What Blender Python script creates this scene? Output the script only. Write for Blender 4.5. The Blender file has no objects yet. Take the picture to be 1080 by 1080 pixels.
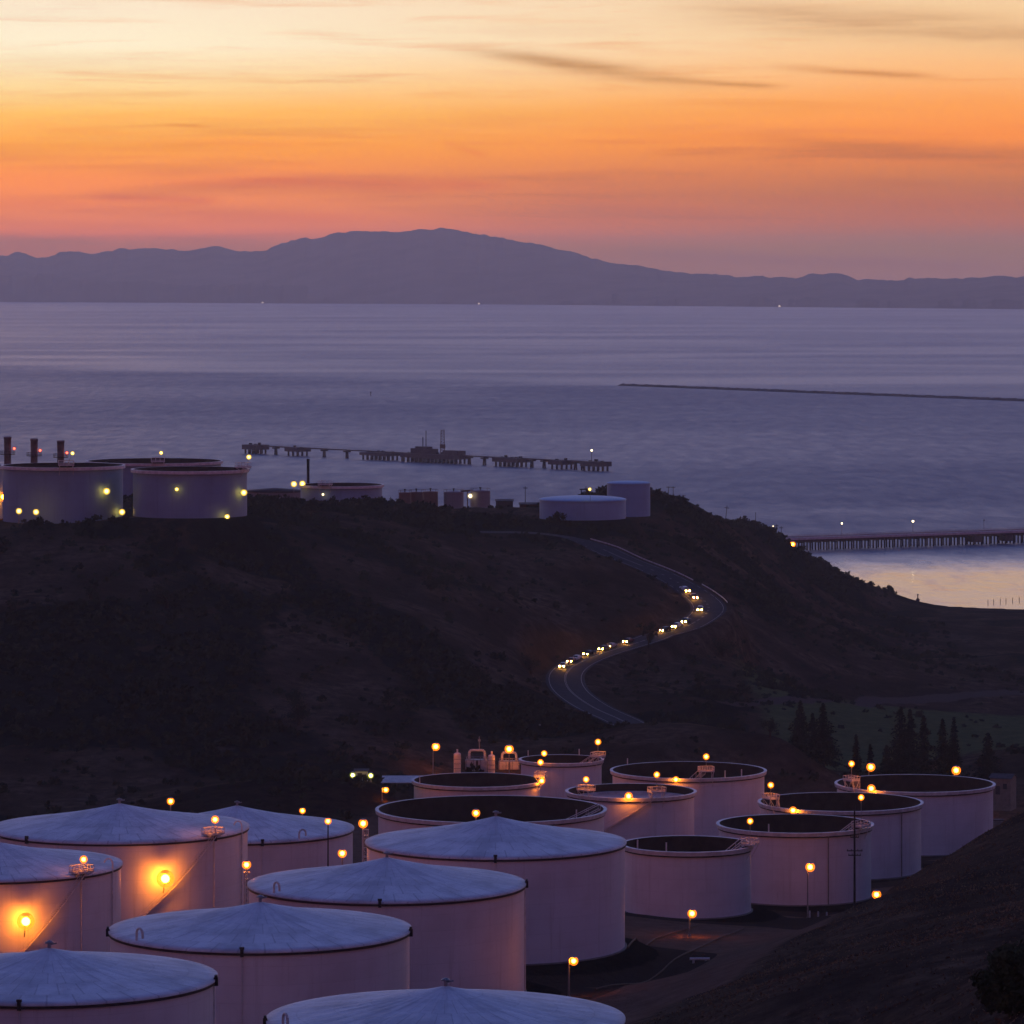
import bpy, math, random
import numpy as np
from mathutils import Vector, Matrix

random.seed(7)
RNG = np.random.default_rng(11)
C = bpy.context.scene.collection
F = 4700.0          # focal length in pixels of a 1080 px frame
HY = 292.0          # horizon row
HC = 150.0          # eye height above the bay
PI = math.pi

def at(px, py, Y):
    return Vector(((px - 540) * Y / F, Y, HC - (py - HY) * Y / F))
def zz(py, Y):
    return HC - (py - HY) * Y / F
def xx(px, Y):
    return (px - 540) * Y / F

# ------------------------------------------------------------------ materials
def lin(r, g, b, k=1.0):
    f = lambda c: (c / 255 / 12.92) if c <= 10 else (((c / 255) + .055) / 1.055) ** 2.4
    return (f(r) * k, f(g) * k, f(b) * k, 1)

class NT:
    def __init__(self, tree): self.t = tree; self.n = tree.nodes; self.l = tree.links
    def node(self, typ, **kw):
        n = self.n.new(typ)
        for k, v in kw.items(): setattr(n, k, v)
        return n
    def put(self, sock, v):
        if isinstance(v, bpy.types.NodeSocket): self.l.new(v, sock)
        elif v is not None: sock.default_value = v
    def m(self, op, a, b=None, c=None, clamp=False):
        n = self.node('ShaderNodeMath', operation=op); n.use_clamp = clamp
        self.put(n.inputs[0], a)
        if b is not None: self.put(n.inputs[1], b)
        if c is not None: self.put(n.inputs[2], c)
        return n.outputs[0]
    def mr(self, v, a, b, c=0.0, d=1.0, smooth=True):
        n = self.node('ShaderNodeMapRange'); n.interpolation_type = 'SMOOTHSTEP' if smooth else 'LINEAR'
        n.clamp = True
        self.put(n.inputs['Value'], v)
        for k, q in zip(('From Min', 'From Max', 'To Min', 'To Max'), (a, b, c, d)): self.put(n.inputs[k], q)
        return n.outputs['Result']
    def mix(self, f, a, b, mode='MIX'):
        n = self.node('ShaderNodeMix', data_type='RGBA', blend_type=mode)
        self.put(n.inputs[0], f); self.put(n.inputs[6], a); self.put(n.inputs[7], b)
        return n.outputs[2]
    def ramp(self, v, stops):
        n = self.node('ShaderNodeValToRGB'); e = n.color_ramp.elements
        while len(e) > 1: e.remove(e[-1])
        e[0].position = stops[0][0]; e[0].color = stops[0][1]
        for p, c in stops[1:]:
            x = e.new(p); x.color = c
        self.put(n.inputs[0], v)
        return n.outputs[0]
    def noise(self, vec, scale, detail=4, rough=.55, dist=0.0):
        n = self.node('ShaderNodeTexNoise')
        self.put(n.inputs['Vector'], vec); n.inputs['Scale'].default_value = scale
        n.inputs['Detail'].default_value = detail; n.inputs['Roughness'].default_value = rough
        n.inputs['Distortion'].default_value = dist
        return n.outputs[0]
    def scalev(self, vec, s):
        n = self.node('ShaderNodeMapping'); self.put(n.inputs[0], vec); n.inputs['Scale'].default_value = s
        return n.outputs[0]
    def bump(self, h, strength, dist):
        n = self.node('ShaderNodeBump'); n.inputs['Strength'].default_value = strength
        n.inputs['Distance'].default_value = dist; self.put(n.inputs['Height'], h)
        return n.outputs[0]

def material(name):
    m = bpy.data.materials.new(name); m.use_nodes = True
    t = NT(m.node_tree); b = m.node_tree.nodes['Principled BSDF']
    return m, t, b

def simple(name, col, rough=.6, metal=0.0, var=.25, scale=1.5, spec=.3):
    m, t, b = material(name)
    tc = t.node('ShaderNodeTexCoord').outputs['Object']
    n = t.noise(tc, scale, 5)
    lo = [c * (1 - var) for c in col] + [1]; hi = [min(1, c * (1 + var)) for c in col] + [1]
    t.put(b.inputs['Base Color'], t.ramp(n, [(.3, lo), (.7, hi)]))
    b.inputs['Roughness'].default_value = rough; b.inputs['Metallic'].default_value = metal
    b.inputs['Specular IOR Level'].default_value = spec
    return m

def paint(name, base, dirt):
    """plate-built tank shell: UV in metres round the shell, seams and rain streaks"""
    m, t, b = material(name)
    uv = t.node('ShaderNodeTexCoord').outputs['UV']
    br = t.node('ShaderNodeTexBrick'); t.put(br.inputs['Vector'], uv)
    br.inputs['Scale'].default_value = 1.0; br.inputs['Mortar Size'].default_value = .035
    br.inputs['Brick Width'].default_value = 9.0; br.inputs['Row Height'].default_value = 2.4
    br.inputs['Mortar Smooth'].default_value = .6
    br.inputs['Color1'].default_value = (1, 1, 1, 1); br.inputs['Color2'].default_value = (.955, .955, .955, 1)
    br.inputs['Mortar'].default_value = (.84, .83, .82, 1)
    big = t.noise(uv, .12, 4)
    st = t.noise(t.scalev(uv, (1.3, .05, 1)), 1.0, 5, .6)
    col = t.mix(t.mr(st, .50, .80, 0, .48), base, dirt)
    col = t.mix(t.mr(big, .4, .75, 0, .35), col, dirt)
    col = t.mix(1.0, col, br.outputs['Color'], 'MULTIPLY')
    z_ = t.node('ShaderNodeSeparateXYZ'); t.put(z_.inputs[0], uv)
    rust = t.noise(t.scalev(uv, (.9, .16, 1)), 1.0, 6, .7)
    col = t.mix(t.m('MULTIPLY', t.mr(rust, .60, .80, 0, .6), t.mr(z_.outputs[1], 0, 6, 1, .25)), col, (.26, .15, .10, 1))
    t.put(b.inputs['Base Color'], col)
    b.inputs['Roughness'].default_value = .5; b.inputs['Specular IOR Level'].default_value = .25
    dent = t.noise(t.scalev(uv, (.25, .4, 1)), 1.0, 2)
    h = t.m('ADD', t.m('MULTIPLY', br.outputs['Fac'], -.02), t.m('MULTIPLY', dent, .06))
    t.put(b.inputs['Normal'], t.bump(h, .5, 1.0))
    return m

def roof_paint(name, base, dirt):
    m, t, b = material(name)
    tc = t.node('ShaderNodeTexCoord'); o = tc.outputs['Object']
    uv = tc.outputs['UV']                     # u: angle 0..1, v: radius in metres
    n1 = t.noise(o, .22, 6, .62); n2 = t.noise(o, 1.3, 5, .6)
    seam = t.node('ShaderNodeTexBrick'); t.put(seam.inputs['Vector'], t.scalev(uv, (36, 1, 1)))
    seam.inputs['Scale'].default_value = 1; seam.inputs['Brick Width'].default_value = 1.0
    seam.inputs['Row Height'].default_value = 4.2; seam.inputs['Mortar Size'].default_value = .035
    seam.inputs['Color1'].default_value = (1, 1, 1, 1); seam.inputs['Color2'].default_value = (.86, .86, .88, 1)
    seam.inputs['Mortar'].default_value = (.68, .68, .70, 1)
    streak = t.noise(t.scalev(uv, (42, .1, 1)), 1.0, 4)
    col = t.mix(t.mr(n1, .38, .7, 0, .75), base, dirt)
    col = t.mix(t.mr(n2, .5, .75, 0, .35), col, dirt)
    col = t.mix(t.mr(streak, .5, .75, 0, .4), col, dirt)
    col = t.mix(1.0, col, seam.outputs['Color'], 'MULTIPLY')
    t.put(b.inputs['Base Color'], col)
    b.inputs['Roughness'].default_value = .6; b.inputs['Specular IOR Level'].default_value = .2
    h = t.m('ADD', t.m('MULTIPLY', n1, .5), t.m('MULTIPLY', n2, .12))
    t.put(b.inputs['Normal'], t.bump(h, .45, 1.0))
    return m

def emitter(name, col, strength):
    m, t, b = material(name)
    b.inputs['Base Color'].default_value = (.8, .7, .5, 1)
    b.inputs['Emission Color'].default_value = (*col, 1)
    b.inputs['Emission Strength'].default_value = strength
    return m

M = {}
M['shell'] = paint('white_tank_paint', (.80, .74, .76, 1), (.52, .44, .42, 1))
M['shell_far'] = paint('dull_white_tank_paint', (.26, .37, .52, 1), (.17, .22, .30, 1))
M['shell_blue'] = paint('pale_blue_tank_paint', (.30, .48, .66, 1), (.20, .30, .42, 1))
M['shell_brown'] = paint('brown_tank_paint', (.20, .115, .095, 1), (.11, .07, .06, 1))
M['shell_grey'] = paint('grey_tank_paint', (.26, .25, .27, 1), (.14, .13, .13, 1))
M['roof'] = roof_paint('weathered_roof_paint', (.76, .78, .80, 1), (.44, .46, .49, 1))
M['roof_grey'] = roof_paint('grey_floating_deck', (.50, .47, .46, 1), (.26, .24, .23, 1))
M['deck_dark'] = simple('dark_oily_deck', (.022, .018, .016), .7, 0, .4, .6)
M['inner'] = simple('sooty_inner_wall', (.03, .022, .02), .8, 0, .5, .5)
M['rim'] = simple('white_rim_paint', (.68, .64, .63), .5, 0, .2, .8)
M['dark_rim'] = simple('dark_rim_steel', (.045, .03, .035), .6, .2, .3)
M['rail'] = simple('pale_railing_paint', (.62, .58, .55), .5, 0, .15)
M['galv'] = simple('galvanised_steel', (.30, .29, .29), .45, .6, .25)
M['black_steel'] = simple('blackened_steel', (.03, .028, .03), .6, .3, .3)
M['wood'] = simple('creosote_timber', (.035, .026, .022), .85, 0, .4, 3)
M['concrete'] = simple('weathered_concrete', (.24, .22, .21), .85, 0, .3, .6)
M['pale_concrete'] = simple('sun_bleached_concrete', (.55, .52, .52), .8, 0, .2, .5)
M['concrete_dark'] = simple('dark_wharf_concrete', (.075, .065, .07), .85, 0, .35, .6)
M['stack'] = simple('sooty_stack_steel', (.19, .165, .165), .7, .1, .35, .6)
M['vessel'] = simple('dull_vessel_cladding', (.66, .58, .52), .5, .1, .25, .8)
M['shed'] = simple('tan_shed_boards', (.26, .21, .16), .8, 0, .25, 1)
M['shed_white'] = simple('white_shed_boards', (.62, .60, .55), .7, 0, .15, 1)
M['dark_roof'] = simple('dark_roofing', (.07, .06, .06), .8, 0, .3, 1)
M['rust'] = simple('rusty_steel', (.11, .055, .035), .8, .1, .4, 1)
M['rock'] = simple('wet_black_rock', (.03, .03, .035), .8, 0, .5, .25)
M['leaf'] = simple('dark_scrub_leaves', (.024, .028, .016), .9, 0, .55, .35, .1)
M['leaf_conifer'] = simple('conifer_needles', (.012, .016, .010), .9, 0, .45, .8, .1)
M['leaf_bush'] = simple('olive_bush_leaves', (.05, .055, .022), .9, 0, .5, .8, .1)
M['leaf_pale'] = simple('silvery_bush_leaves', (.10, .10, .06), .9, 0, .4, .8, .1)
M['bark'] = simple('rough_bark', (.05, .036, .026), .95, 0, .4, 2, .1)
M['grass'] = simple('dry_grass_blades', (.190, .120, .066), .95, 0, .5, .08, .05)
M['tyre'] = simple('tyre_rubber', (.015, .015, .015), .8)
M['car_glass'] = simple('dark_car_glass', (.02, .022, .025), .1, 0, .1, 1, .5)
M['car_red'] = simple('dark_red_car_paint', (.16, .02, .02), .3, .2, .05, 1, .5)
M['car_silver'] = simple('silver_car_paint', (.42, .42, .44), .3, .6, .05, 1, .5)
M['car_blue'] = simple('dark_blue_car_paint', (.02, .035, .09), .3, .2, .05, 1, .5)
M['car_white'] = simple('white_car_paint', (.72, .71, .69), .3, 0, .05, 1, .5)
M['car_black'] = simple('black_car_paint', (.012, .012, .014), .25, .1, .05, 1, .5)
M['window'] = simple('dark_window_glass', (.03, .03, .035), .15, 0, .1, 1, .5)
SOD = 190.0
M['sodium'] = emitter('sodium_lamp_glow', (1.0, .25, .009), SOD)
M['yellow'] = emitter('yellow_lamp_glow', (1.0, .66, .10), 14.0)
M['green'] = emitter('mercury_lamp_glow', (.95, .85, .20), 16.0)
M['white'] = emitter('white_lamp_glow', (1.0, .80, .45), 6.0)
M['redlamp'] = emitter('red_beacon_glow', (1.0, .12, .06), 6.0)
M['headlight'] = emitter('headlamp_glow', (1.0, .42, .06), 300.0)
M['shorelight'] = emitter('lit_shore_window', (1.0, .75, .55), 1.6)

def halo_shell(name, col, strength, clear=.72):  # see-through glowing shell that imitates the halo round a lit bulb
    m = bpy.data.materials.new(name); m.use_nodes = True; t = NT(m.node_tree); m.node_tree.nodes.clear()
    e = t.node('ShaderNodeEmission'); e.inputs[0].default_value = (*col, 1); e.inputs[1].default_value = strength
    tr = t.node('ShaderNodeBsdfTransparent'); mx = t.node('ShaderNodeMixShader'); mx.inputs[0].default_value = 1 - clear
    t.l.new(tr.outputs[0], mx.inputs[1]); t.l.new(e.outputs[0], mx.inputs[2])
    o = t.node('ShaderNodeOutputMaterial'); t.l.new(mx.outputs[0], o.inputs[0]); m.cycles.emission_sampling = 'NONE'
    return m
M['sodium_globe'] = halo_shell('amber_halo_glow', (1.0, .20, .010), 2.6, .55)  # halo colours only, the lamps have no such glass
M['yellow_globe'] = halo_shell('yellow_lamp_globe', (1.0, .60, .08), 1.5, .6)
M['green_globe'] = halo_shell('greenish_halo_glow', (.80, .85, .15), .9)
M['white_globe'] = halo_shell('pale_halo_glow', (1.0, .75, .40), .8)
M['redlamp_globe'] = halo_shell('red_beacon_globe', (1.0, .10, .05), .9)
def add_globe(parent, x, y, z, r, glow):  # added glowing ball round the bulb, stands in for its glare
    MB().ball(x, y, z, r * (2.1 if glow == 'sodium' else 1.8), 16, 10).build('glow_halo', M[glow + '_globe'], parent)

def asphalt():
    m, t, b = material('road_asphalt')
    tc = t.node('ShaderNodeTexCoord').outputs['Object']
    n = t.noise(tc, .5, 6, .65); n2 = t.noise(tc, .06, 3)
    col = t.ramp(n, [(.3, (.034, .034, .038, 1)), (.7, (.056, .054, .058, 1))])
    col = t.mix(t.mr(n2, .45, .7, 0, .5), col, (.045, .043, .048, 1))
    t.put(b.inputs['Base Color'], col); b.inputs['Roughness'].default_value = .9
    b.inputs['Specular IOR Level'].default_value = .08
    return m
M['asphalt'] = asphalt()
M['line_paint'] = simple('road_line_paint', (.22, .21, .20), .7, 0, .3, 1.5)

def ground():
    m, t, b = material('hillside_ground')
    tc = t.node('ShaderNodeTexCoord').outputs['Object']
    at_ = t.node('ShaderNodeAttribute', attribute_name='soil')
    sp = t.node('ShaderNodeSeparateColor'); t.put(sp.inputs[0], at_.outputs['Color'])
    dirt, dark, track = sp.outputs[0], sp.outputs[1], sp.outputs[2]
    at2 = t.node('ShaderNodeAttribute', attribute_name='cover')
    s2 = t.node('ShaderNodeSeparateColor'); t.put(s2.inputs[0], at2.outputs['Color'])
    scrub, meadow, apron = s2.outputs[0], s2.outputs[1], s2.outputs[2]
    n1 = t.noise(tc, .035, 6, .62); n2 = t.noise(tc, .28, 6, .65); n3 = t.noise(tc, 1.4, 5, .7)
    grass = t.ramp(n2, [(.28, (.034, .022, .015, 1)), (.5, (.084, .057, .038, 1)), (.75, (.180, .124, .080, 1))])
    grass = t.mix(t.mr(n1, .42, .60, 0, .75), grass, (.032, .023, .018, 1))
    grass = t.mix(t.mr(n3, .55, .8, 0, .5), grass, (.18, .115, .068, 1))
    sc = t.ramp(n2, [(.3, (.008, .011, .011, 1)), (.7, (.024, .027, .022, 1))])
    edge = t.m('ADD', scrub, t.m('MULTIPLY', t.m('SUBTRACT', n2, .5), 1.2))
    col = t.mix(t.mr(edge, .35, .65), grass, sc)
    mead = t.ramp(n2, [(.3, (.070, .085, .036, 1)), (.7, (.125, .135, .058, 1))])
    col = t.mix(t.mr(t.m('ADD', meadow, t.m('MULTIPLY', t.m('SUBTRACT', n2, .5), .5)), .3, .7), col, mead)
    dcol = t.ramp(n2, [(.3, (.125, .070, .048, 1)), (.7, (.215, .130, .088, 1))])
    dcol = t.mix(t.mr(n3, .5, .75, 0, .4), dcol, (.07, .046, .036, 1))
    e2 = t.m('ADD', dirt, t.m('MULTIPLY', t.m('SUBTRACT', n2, .5), .5))
    col = t.mix(t.mr(e2, .35, .65), col, dcol)
    col = t.mix(t.mr(t.m('ADD', track, t.m('MULTIPLY', t.m('SUBTRACT', n2, .5), .6)), .3, .75), col, (.105, .080, .066, 1))
    col = t.mix(t.mr(apron, .45, .55), col, (.055, .036, .028, 1))
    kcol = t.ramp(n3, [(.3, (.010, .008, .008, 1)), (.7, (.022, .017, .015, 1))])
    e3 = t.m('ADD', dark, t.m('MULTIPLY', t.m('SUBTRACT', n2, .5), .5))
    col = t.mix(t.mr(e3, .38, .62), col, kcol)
    t.put(b.inputs['Base Color'], col); b.inputs['Roughness'].default_value = 1.0
    b.inputs['Specular IOR Level'].default_value = 0.0
    h = t.m('ADD', t.m('MULTIPLY', n2, 1.3), t.m('MULTIPLY', n3, .45))
    t.put(b.inputs['Normal'], t.bump(h, .9, 1.0))
    return m
M['ground'] = ground()

def water():
    m, t, b = material('bay_water')
    tc = t.node('ShaderNodeTexCoord').outputs['Object']
    b.inputs['Base Color'].default_value = (.038, .085, .170, 1)
    b.inputs['IOR'].default_value = 1.33
    sx = t.node('ShaderNodeSeparateXYZ'); t.put(sx.inputs[0], tc)
    warp = t.noise(t.scalev(tc, (.0012, .0022, 1)), 1.0, 4, .6)
    calm = t.noise(t.scalev(tc, (.0007, .0014, 1)), 1.0, 5, .55, 1.0)
    chop = t.mr(calm, .34, .70, .45, .55)
    ripple = t.noise(t.scalev(tc, (.060, .0135, 1)), 1.0, 5, .65)
    lee = t.mr(t.m('ADD', t.m('ADD', sx.outputs[1], t.m('MULTIPLY', sx.outputs[0], 1.35)), t.m('MULTIPLY', warp, 500)), 6300, 6800)
    chop = t.m('ADD', chop, t.m('MULTIPLY', t.m('SUBTRACT', ripple, .5), t.m('SUBTRACT', .34, t.m('MULTIPLY', lee, .29))))
    chop = t.m('SUBTRACT', chop, t.m('MULTIPLY', lee, .10))
    # sheltered inlet behind the headland lies flat
    inlet = t.m('MULTIPLY', t.mr(t.m('ADD', sx.outputs[0], t.m('MULTIPLY', warp, 40)), 110, 170),
                t.mr(t.m('ADD', sx.outputs[1], t.m('MULTIPLY', warp, 260)), 2330, 2600, 1, 0))
    rough = t.m('ADD', t.m('MULTIPLY', chop, t.m('SUBTRACT', 1.0, inlet)), t.m('MULTIPLY', inlet, t.m('ADD', .035, t.m('MULTIPLY', t.mr(ripple, .45, .7), .10))))
    t.put(b.inputs['Roughness'], rough)
    w1 = t.noise(t.scalev(tc, (.11, .045, 1)), 1.0, 4, .6)
    w2 = t.noise(t.scalev(tc, (.058, .013, 1)), 1.0, 4, .62)
    h = t.m('ADD', t.m('MULTIPLY', w1, 2.4), t.m('MULTIPLY', w2, 5.5))
    h = t.m('MULTIPLY', h, t.mr(inlet, 0, 1, 1.0, .10))
    t.put(b.inputs['Normal'], t.bump(h, .55, 1.0))
    return m
M['water'] = water()

def mountain_mat(name, a, c):
    m, t, b = material(name)
    tc = t.node('ShaderNodeTexCoord').outputs['Object']
    n = t.noise(tc, .004, 8, .65)
    t.put(b.inputs['Base Color'], t.ramp(n, [(.35, (*a, 1)), (.65, (*c, 1))]))
    b.inputs['Roughness'].default_value = 1; b.inputs['Specular IOR Level'].default_value = 0
    return m
M['mountain'] = mountain_mat('wooded_mountain', (.09, .08, .055), (.20, .165, .11))
M['foothill'] = mountain_mat('wooded_foothill', (.04, .04, .03), (.09, .08, .055))

# ------------------------------------------------------------------ mesh builder
class MB:
    def __init__(self): self.v = []; self.f = []; self.s = []; self.uv = {}
    def add(self, vs, fs, smooth=False, uvs=None):
        o = len(self.v); self.v += [tuple(x) for x in vs]
        for i, f in enumerate(fs):
            if uvs: self.uv[len(self.f)] = uvs[i]
            self.f.append(tuple(o + k for k in f)); self.s.append(smooth)
        return self
    def box(self, x, y, z, sx, sy, sz, rz=0.0):
        """x, y centre; z bottom"""
        c, s = math.cos(rz), math.sin(rz); vs = []
        for dz in (0, sz):
            for dx, dy in ((-1, -1), (1, -1), (1, 1), (-1, 1)):
                a, b = dx * sx / 2, dy * sy / 2
                vs.append((x + a * c - b * s, y + a * s + b * c, z + dz))
        return self.add(vs, [(3, 2, 1, 0), (4, 5, 6, 7), (0, 1, 5, 4), (1, 2, 6, 5), (2, 3, 7, 6), (3, 0, 4, 7)])
    def tube(self, p, q, r, n=8, r2=None, caps=True):
        p, q = Vector(p), Vector(q); d = (q - p)
        if d.length < 1e-6: return self
        d.normalize(); a = d.orthogonal().normalized(); b = d.cross(a); r2 = r if r2 is None else r2
        vs = []
        for c, rr in ((p, r), (q, r2)):
            for k in range(n):
                t = 2 * PI * k / n; vs.append(c + a * (math.cos(t) * rr) + b * (math.sin(t) * rr))
        fs = [(k, (k + 1) % n, n + (k + 1) % n, n + k) for k in range(n)]
        self.add(vs, fs, n > 5)
        if caps: self.add(vs, [tuple(range(n))[::-1], tuple(range(n, 2 * n))])
        return self
    def path(self, pts, r, n=6):
        for a, b in zip(pts[:-1], pts[1:]): self.tube(a, b, r, n)
        return self
    def lathe(self, prof, n=96, x=0, y=0, z=0, smooth=True, uvmode=None):
        """prof: list of (r, z)"""
        o = len(self.v); k = len(prof)
        rmax = max(p[0] for p in prof)
        for i in range(n + 1):
            t = 2 * PI * i / n
            for r, h in prof: self.v.append((x + r * math.cos(t), y + r * math.sin(t), z + h))
        for i in range(n):
            for j in range(k - 1):
                if uvmode == 'wall':
                    u0, u1 = 2 * PI * rmax * i / n, 2 * PI * rmax * (i + 1) / n
                    a, b = prof[j][1], prof[j + 1][1]
                    self.uv[len(self.f)] = [(u0, a), (u1, a), (u1, b), (u0, b)]
                elif uvmode == 'roof':
                    u0, u1 = i / n, (i + 1) / n; a, b = prof[j][0], prof[j + 1][0]
                    self.uv[len(self.f)] = [(u0, a), (u1, a), (u1, b), (u0, b)]
                self.f.append((o + i * k + j, o + (i + 1) * k + j, o + (i + 1) * k + j + 1, o + i * k + j + 1)); self.s.append(smooth)
        return self
    def ball(self, x, y, z, r, seg=10, rings=6, sz=1.0):
        prof = [(max(1e-4, r * math.sin(PI * j / rings)), -r * sz * math.cos(PI * j / rings)) for j in range(rings + 1)]
        return self.lathe(prof, seg, x, y, z)
    def build(self, name, mat, parent=None, loc=None):
        me = bpy.data.meshes.new(name); me.from_pydata(self.v, [], self.f)
        me.polygons.foreach_set('use_smooth', self.s)
        if self.uv:
            uvl = me.uv_layers.new(name='UVMap')
            for p in me.polygons:
                q = self.uv.get(p.index)
                if q:
                    for li, c in zip(p.loop_indices, q): uvl.data[li].uv = c
        me.materials.append(mat); me.update()
        o = bpy.data.objects.new(name, me); C.objects.link(o)
        if parent is not None: o.parent = parent
        if loc is not None: o.location = loc
        return o

def tag(o, label=None, cat=None, group=None, kind=None):
    if label: o['label'] = label
    if cat: o['category'] = cat
    if group: o['group'] = group
    if kind: o['kind'] = kind
    return o
def thing(name, loc, label, cat, group=None, rz=0.0):
    o = bpy.data.objects.new(name, None); C.objects.link(o); o.location = loc; o.rotation_euler = (0, 0, rz)
    o.empty_display_size = 1
    return tag(o, label, cat, group)

# ------------------------------------------------------------------ tank table
# px centre, px width, rim-centre row, diameter, shell height
CONE = {
 'A': (-5, 264, 911, 40, 16), 'B': (126, 270, 871.5, 44, 16), 'D': (250, 244, 873, 44, 15.5), 'E': (523, 272, 887, 42, 17.1),
 'G': (408, 290, 931, 41.5, 16.5), 'H': (274.5, 315, 979, 40, 16.5), 'I': (52, 350, 1030, 40, 16), 'J': (470, 374, 1073, 40, 16)}
OPEN = {
 'K': (518, 238, 853, 46, 15), 'L': (503, 133, 822.5, 30, 12), 'N': (592, 85, 800.5, 20, 11), 'O': (665.5, 133, 834, 28, 13),
 'P': (726, 160, 812, 36, 14), 'Q': (725, 134, 890, 23.5, 12.3), 'R': (838.5, 160, 868.5, 31, 14.7), 'S': (886.5, 169, 845.5, 36, 15.3),
 'T': (965, 164, 826, 37, 15)}
FAR = {
 'U': (66.5, 126, 490.5, 36, 16.7), 'V': (-58, 122, 491, 36, 16.5), 'W': (163, 140, 486, 46, 18), 'X': (200.5, 120, 494.5, 34, 13.9),
 'Y': (290, 62, 517, 23, 9), 'Z': (360, 86, 511, 30, 9.6), 'a': (614.5, 91, 526.5, 30, 6.6), 'b': (663, 45.5, 509.3, 15.7, 12)}
def geo(t):
    px, w, py, d, h = t; Y = d * F / w
    p = at(px, py, Y)
    return p.x, Y, p.z - h, d / 2, h
GEO = {k: geo(t) for D in (CONE, OPEN, FAR) for k, t in D.items()}

# ------------------------------------------------------------------ terrain
ROAD = [(500, 561, 1500), (560, 562, 1500), (600, 567, 1500), (628, 576, 1496), (655, 588, 1485), (699, 606, 1472), (735, 627, 1455), (747, 644, 1432), (722, 662, 1408), (697, 669, 1400),
        (678, 676, 1388), (645, 686, 1372), (622, 694, 1360), (603, 704, 1345), (596, 715, 1328), (602, 729, 1305), (624, 745, 1280),
        (650, 757, 1262), (690, 775, 1238), (760, 796, 1215), (840, 813, 1190), (960, 830, 1165)]
def spline(pts, step):
    P = [Vector(p) for p in pts]; P = [P[0] * 2 - P[1]] + P + [P[-1] * 2 - P[-2]]; out = []
    for i in range(1, len(P) - 2):
        n = max(2, int((P[i + 1] - P[i]).length / step))
        for k in range(n):
            t = k / n; a, b, c, d = P[i - 1], P[i], P[i + 1], P[i + 2]
            out.append(.5 * ((2 * b) + (c - a) * t + (2 * a - 5 * b + 4 * c - d) * t * t + (3 * b - a - 3 * c + d) * t ** 3))
    out.append(P[-2].copy()); return out
RP = spline([at(*p) for p in ROAD], 4.0)

CP = []   # X, Y, Z
def cp(*rows):
    for px, py, Y in rows: CP.append((xx(px, Y), Y, zz(py, Y)))
for k, (x, y, z, r, h) in GEO.items(): CP.append((x, y, z))
for p in RP[::6]: CP.append(tuple(p))
# hill under the far tanks
for px0 in (-350, 0, 110): cp((px0, 556, 1312), (px0, 600, 1270), (px0, 650, 1220), (px0, 700, 1180), (px0, 750, 1145), (px0, 800, 1110), (px0, 845, 1070))
cp((381, 825, 1062), (368, 827, 1056), (394, 827, 1056))
cp((300, 548, 1400), (300, 600, 1320), (300, 650, 1260), (300, 700, 1210), (300, 750, 1165), (300, 800, 1120), (300, 832, 1060),
   (450, 536, 1600), (450, 562, 1450), (450, 600, 1370), (450, 650, 1300), (450, 700, 1240), (450, 750, 1180), (450, 790, 1130),
   (380, 536, 1550), (340, 533, 1500), (420, 537, 1640), (500, 549, 1600), (480, 540, 1640), (560, 545, 1560), (560, 620, 1420), (560, 660, 1350), (550, 700, 1300), (550, 740, 1240), (560, 780, 1180), (655, 770, 1200), (700, 764, 1190), (760, 770, 1172), (830, 777, 1150), (720, 800, 1130),
   (640, 640, 1412), (690, 640, 1420), (650, 612, 1440), (540, 538, 1620), (600, 585, 1455), (560, 580, 1460), (500, 575, 1450), (590, 536, 1640), (560, 539, 1640), (620, 531, 1690), (645, 529, 1710), (530, 541, 1640), (610, 527, 1760), (730, 580, 1530), (700, 572, 1550),
   (780, 600, 1600), (830, 645, 1520), (850, 655, 1700), (770, 690, 1430), (900, 685, 1600), (1000, 652, 1940), (1080, 646, 1985), (900, 720, 1450), (1050, 720, 1480),
   (1000, 760, 1320), (800, 740, 1310), (700, 710, 1345), (860, 805, 1155), (1050, 800, 1180), (960, 668, 1780), (1080, 690, 1650), (720, 735, 1290),
   (700, 531, 1650), (738, 543, 1700), (761, 549, 1760), (788, 556, 1830), (812, 562, 1890), (828, 568, 1930), (836, 579, 1968), (848, 589, 2012), (866, 604, 2075), (885, 619, 2128),
   (760, 585, 1640), (800, 612, 1680), (850, 632, 1800), (880, 640, 1860), (905, 627, 2105), (930, 633, 2070), (900, 641, 1950), (930, 649, 1850), (960, 656, 1800), (900, 657, 1780), (872, 633, 1930), (882, 651, 1800), (940, 641, 1980), (1020, 660, 1830), (1000, 640, 2026), (1080, 643, 2008), (1200, 645, 1998))
CP += [(-100, 1720, 52), (0, 1760, 45), (60, 1850, 28), (-250, 1700, 60), (-100, 1900, 8), (0, 1930, 5), (60, 1990, 2), (-250, 1900, 10), (-420, 1900, 10),
       (-100, 2060, -8), (0, 2080, -8), (70, 2130, -8), (120, 2180, -8), (160, 2240, -9), (-250, 2060, -8), (-420, 2060, -8), (220, 2150, -6), (260, 2120, -6), (330, 2090, -6), (450, 2080, -6), (200, 2200, -8),
       (450, 1900, 3), (450, 1600, 14), (450, 1300, 22), (450, 1000, 45), (350, 1200, 25), (-420, 1500, 80), (-420, 1250, 60), (-420, 1050, 30), (-420, 850, 38), (-420, 600, 50),
       (-250, 1560, 72), (-160, 1500, 74), (-300, 1350, 78)]
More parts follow.
